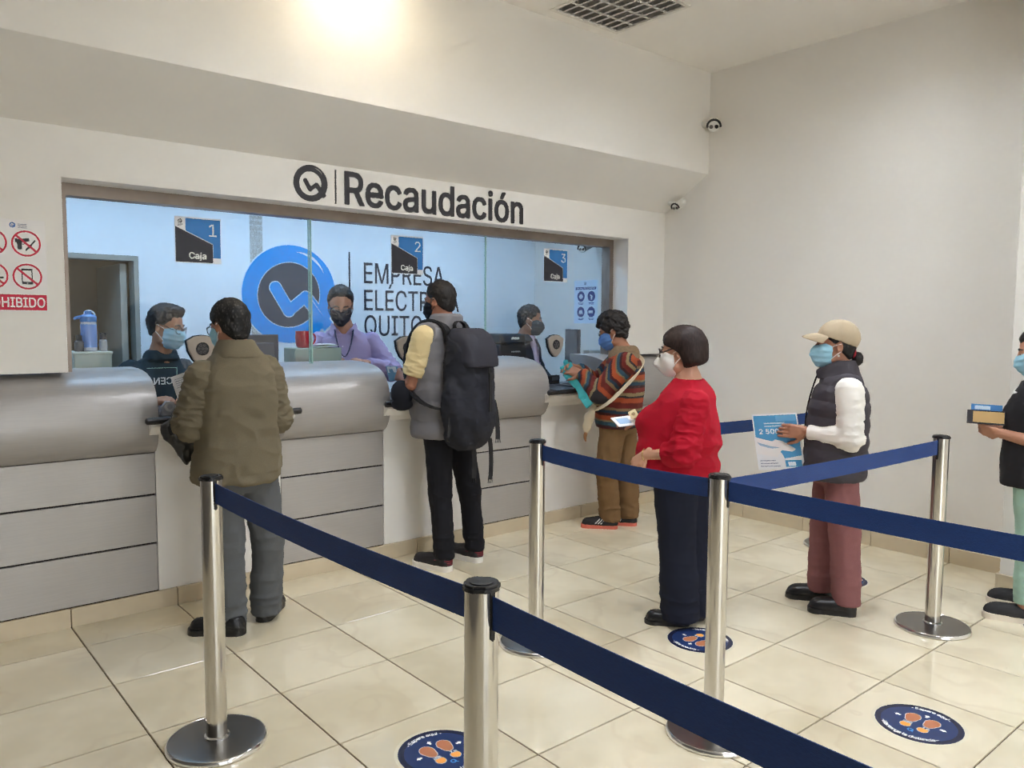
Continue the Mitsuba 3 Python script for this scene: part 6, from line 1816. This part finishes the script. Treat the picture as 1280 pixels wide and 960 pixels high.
# loose straps with buckles
for a_, b_, w_ in ((c0 + R * 0.185 + Bk * 0.05 + [0, 0, 1.02], c0 + R * 0.215 + Bk * 0.06 + [0, 0, 0.78], 0.028), (c0 - R * 0.02 + Bk * 0.05 + [0, 0, 0.78], c0 - R * 0.0 + Bk * 0.04 + [0, 0, 0.565], 0.028), (c0 + R * 0.105 + Bk * 0.08 + [0, 0, 0.80], c0 + R * 0.125 + Bk * 0.07 + [0, 0, 0.545], 0.026), (c0 - R * 0.20 + Bk * 0.015 + [0, 0, 1.05], c0 - R * 0.20 + Bk * 0.01 + [0, 0, 0.83], 0.016)):
    mid = (a_ + b_) / 2 + R * 0.012
    F.put('loose_strap', ribbon(spline([a_, mid, b_], 12), R * 0.8 - Fw * 0.6, w_, 0.004), strapm, 30, parent=k)
    d_ = unit(b_ - mid)
    X_ = unit(R * 0.8 - Fw * 0.6 - d_ * ((R * 0.8 - Fw * 0.6) @ d_))
    for q in (-1, 0, 1):
        F.put('buckle_prong', tube([b_ - d_ * 0.006 + X_ * q * w_ * 0.42, b_ + d_ * 0.022 + X_ * q * w_ * 0.50], 0.0028, 6), M(16, 16, 18, 0.35), 40, parent=k)
for q in (-1, 1):       # compression strap down the front
    pass
F.put('front_strap', ribbon(spline([c0 + Bk * 0.165 - R * 0.01 + [0, 0, 1.235], c0 + Bk * 0.172 - R * 0.012 + [0, 0, 1.12], c0 + Bk * 0.178 - R * 0.02 + [0, 0, 0.98]], 12), R, 0.026, 0.006), strapm, 30, parent=k)
F.put('strap_buckle', xform(cbox(-0.018, 0.018, -0.007, 0.007, -0.022, 0.022, 0.003), mat4(R, Fw, [0, 0, 1], c0 + Bk * 0.176 - R * 0.011 + [0, 0, 1.185])), M(18, 18, 20, 0.35), False, parent=k)
k = thing('baseball_cap', 'black baseball cap hanging from the hand of the man with the backpack', 'cap')
hc_ = np.array([-0.258, -0.105, 1.072])
f = Field(hc_ - 0.16, hc_ + 0.16, 0.005)
f.ell(hc_, (0.068, 0.052, 0.080), None, 0)
f.keep(hc_ + [0, 0.01, 0], (0.25, 1, 0.2), 0.004)
g = f.mesh(2)
capm = cloth('cap_navy', 22, 24, 32, 0.12, 400, 0.8, 0.2)
F.put('crown', g, capm, True, parent=k)
f = Field(hc_ - [0.16, 0.16, 0.22], hc_ + [0.16, 0.16, 0.1], 0.0045)
f.ell(hc_ + [0.0, -0.015, -0.066], (0.066, 0.012, 0.046), np.array([[1, 0, 0], [0, 0.9, 0.43], [0, -0.43, 0.9]]), 0)
F.put('peak', f.mesh(2), capm, True, parent=k)
k = thing('blue_card', 'folded blue card held by the man with the backpack at the second desk', 'card')
m, at_, n_ = sheet_quad(F, [(-0.380, 0.235, 1.215), (-0.305, 0.240, 1.215), (-0.290, 0.215, 1.125), (-0.355, 0.215, 1.120)], 0.003)
F.put('sheet', m, M(92, 138, 172, 0.5), False, parent=k)
F.put('inner_sheet', on_sheet(sg.box(0.08, 0.55, 0.85, 0.95), at_, 1 if n_ @ np.array([0, -1, 0.0]) > 0 else -1, 0.002), M(196, 206, 214), False, parent=k)

# striped jacket: teal bag in the hands, cream cross-body bag
F, wl, wr = STRIPED
k = thing('teal_bag', 'teal plastic bag held by the man in the striped jacket', 'bag')
path = spline([(-0.405, -0.035, 1.190), (-0.375, -0.06, 1.140), (-0.325, -0.10, 1.075), (-0.265, -0.17, 1.00), (-0.205, -0.235, 0.925)], 26)
rb = ribbon(path, [0.55, 0.2, 0.8], 0.085 + 0.012 * np.sin(np.linspace(0, 9, 26)), 0.012).subdivide().subdivide()
F.put('body', ruffle(rb, 0.012, (30, 30, 30), 4, 2), cloth('teal', 62, 158, 160, 0.08, 60, 0.45, 0.0), 60, parent=k)
f = Field(np.array([-0.43, -0.10, 1.13]), np.array([-0.33, 0.02, 1.24]), 0.005)
f.cone((-0.400, -0.035, 1.165), (-0.405, -0.035, 1.205), 0.02, 0.026, 0, flat=((0.6, 0.8, 0), 0.4))
F.put('knot', ruffle(f.mesh(1), 0.006, (50, 50, 50), 2), 'mat_teal', True, parent=k)
k = thing('shoulder_bag', 'cream cloth shoulder bag with long strap across the striped jacket', 'bag')
cream = cloth('cream', 206, 192, 168, 0.08, 300)
F.put('strap', ribbon(spline([(0.055, 0.06, 1.305), (0.118, -0.02, 1.262), (0.150, -0.10, 1.225), (0.100, -0.225, 1.135), (0.015, -0.268, 1.045), (-0.075, -0.285, 0.955), (-0.150, -0.235, 0.900), (-0.205, -0.150, 0.880)], 40), [0.45, 0.1, 0.9], 0.026, 0.006), cream, 30, parent=k)
f = Field(np.array([-0.36, -0.30, 0.60]), np.array([-0.08, -0.02, 0.98]), 0.006)
f.chain([(-0.190, -0.185, 0.905), (-0.222, -0.175, 0.83), (-0.240, -0.165, 0.755), (-0.245, -0.165, 0.70)], [0.018, 0.034, 0.030, 0.012], 0.02, flat=((0.2, 1, 0), 0.55))
F.put('pouch', thin(ruffle(f.mesh(1), 0.006, (24, 24, 12), 3), 0.0005), cream, True, parent=k)
F.put('flap_knot', tube(spline([(-0.245, -0.165, 0.715), (-0.252, -0.168, 0.675), (-0.245, -0.17, 0.650)], 8), [0.011, 0.013, 0.013, 0.012, 0.010, 0.008, 0.007, 0.004], 10), M(140, 96, 62), True, label='tan tassel', parent=k)

# woman in red: slip and a folded note
F, wr = RED
k = thing('paper_slip', 'pale blue and white slip in the hand of the woman in red', 'paper')
m, at_, n_ = sheet_quad(F, [(-0.350, -0.02, 1.012), (-0.255, 0.045, 1.020), (-0.205, -0.035, 0.985), (-0.300, -0.095, 0.978)], 0.004)
F.put('sheet', m, M(226, 228, 234, 0.5), False, parent=k)
F.put('print', on_sheet(sg.box(0.15, 0.2, 0.75, 0.8), at_, 1 if n_[2] > 0 else -1, 0.0024), M(150, 180, 214), False, parent=k)
k = thing('banknote', 'folded banknote held over the slip by the woman in red', 'banknote')
m, at_, n_ = sheet_quad(F, [(-0.262, -0.03, 1.045), (-0.228, -0.01, 1.062), (-0.205, -0.025, 1.030), (-0.240, -0.045, 1.010)], 0.003)
F.put('note', m, M(206, 192, 150, 0.6), False, parent=k)
F.put('mark', on_sheet(circle(0.5, 0.5, 0.22), at_, 1 if n_ @ np.array([0, -1, 0.0]) > 0 else -1, 0.002), M(150, 132, 96), False, parent=k)

# woman with the cap: flyer
F, wl, wr = CAPPED
k = thing('flyer', 'blue and white printed flyer in the hands of the woman with the cap', 'flyer')
m, at_, n_ = sheet_quad(F, [(-0.408, -0.085, 1.012), (-0.180, -0.095, 1.035), (-0.126, -0.085, 0.735), (-0.362, -0.075, 0.712)], 0.0014)
sgn = 1 if n_ @ np.array([0, -1, 0.0]) > 0 else -1
F.put('sheet', m, M(222, 226, 232, 0.5), False, parent=k)
pr_ = lambda nm, g_, c_, lift=0.0009: F.put(nm, on_sheet(g_, at_, sgn, lift), M(*c_, 0.5), False, parent=k)
pr_('blue_print', sg.Polygon([(0.03, 0.97), (0.97, 0.97), (0.97, 0.25), (0.60, 0.20), (0.55, 0.30), (0.03, 0.55)]), (78, 150, 200))
pr_('light_panel', sg.box(0.52, 0.86, 0.95, 0.96), (104, 170, 214), 0.0013)
pr_('swirl', sg.Polygon([(0.03, 0.58), (0.20, 0.54), (0.38, 0.50), (0.45, 0.53), (0.60, 0.50), (0.85, 0.36), (0.78, 0.33), (0.55, 0.36), (0.45, 0.24), (0.03, 0.30)]).buffer(0.01), (226, 226, 228), 0.0013)
pr_('shadow_print', sg.Polygon([(0.05, 0.50), (0.35, 0.42), (0.55, 0.40), (0.36, 0.38), (0.10, 0.44)]), (150, 178, 206), 0.0016)
for q in range(3):
    pr_('text_line', sg.box(0.06, 0.06 + q * 0.05, 0.48 - 0.04 * q, 0.075 + q * 0.05), (150, 160, 180), 0.0013)
pr_('blue_block', sg.box(0.60, 0.05, 0.95, 0.17), (70, 140, 190), 0.0013)
pr_('icon', sg.box(0.66, 0.07, 0.82, 0.14), (214, 224, 234), 0.0018)
for q in range(2):
    pr_('small_text', sg.box(0.25, 0.77 + 0.05 * q, 0.70, 0.79 + 0.05 * q), (196, 218, 236), 0.0013)
F.put('figures', on_sheet(unit_text('2 500', 0.12, 0.645, 0.085, 0.44), at_, sgn, 0.0013), M(238, 240, 244), False, parent=k)

# the person at the pillar: phone and a blue leaflet
F, wl, wr = EDGE
k = thing('phone', 'phone in a dark case with a golden shine held by the person at the pillar', 'phone')
m, at_, n_ = sheet_quad(F, [(-0.215, -0.075, 1.058), (-0.045, -0.095, 1.058), (-0.045, -0.115, 0.990), (-0.215, -0.095, 0.990)], 0.010)
F.put('case', m, M(40, 38, 42, 0.4), False, parent=k)
sgn = 1 if n_ @ np.array([0, -1, 0.0]) > 0 else -1
F.put('screen', on_sheet(sg.box(0.16, 0.10, 0.98, 0.92), at_, sgn, 0.0055), M(206, 172, 122, 0.2, 0.3), False, parent=k)
k = thing('leaflet', 'blue leaflet behind the phone of the person at the pillar', 'leaflet')
m, at_, n_ = sheet_quad(F, [(-0.200, -0.055, 1.088), (-0.060, -0.075, 1.088), (-0.060, -0.080, 1.040), (-0.200, -0.060, 1.040)], 0.002)
F.put('sheet', m, M(74, 130, 190, 0.5), False, parent=k)
F.put('print', on_sheet(sg.box(0.12, 0.45, 0.62, 0.85), at_, 1 if n_ @ np.array([0, -1, 0.0]) > 0 else -1, 0.0014), M(196, 214, 232), False, parent=k)

# the booth's worktop stands close behind the covers: its things follow it
for name_, dx in (('desk_organiser', -0.019), ('water_bottle', -0.019), ('sanitiser_bottle', -0.019), ('spray_bottle', -0.019), ('cardboard_box', -0.044), ('paper_stack', -0.044), ('mug', -0.044), ('monitor', -0.036), ('monitor_001', -0.092), ('printer', -0.076), ('file_tray', -0.092)):
    for k_ in [q for q in scene if q == name_ or q.startswith(name_ + '__')]:
        scene[k_]['to_world'] = T().translate([dx, -0.09, 0.003 if name_ != 'monitor' else 0.002])
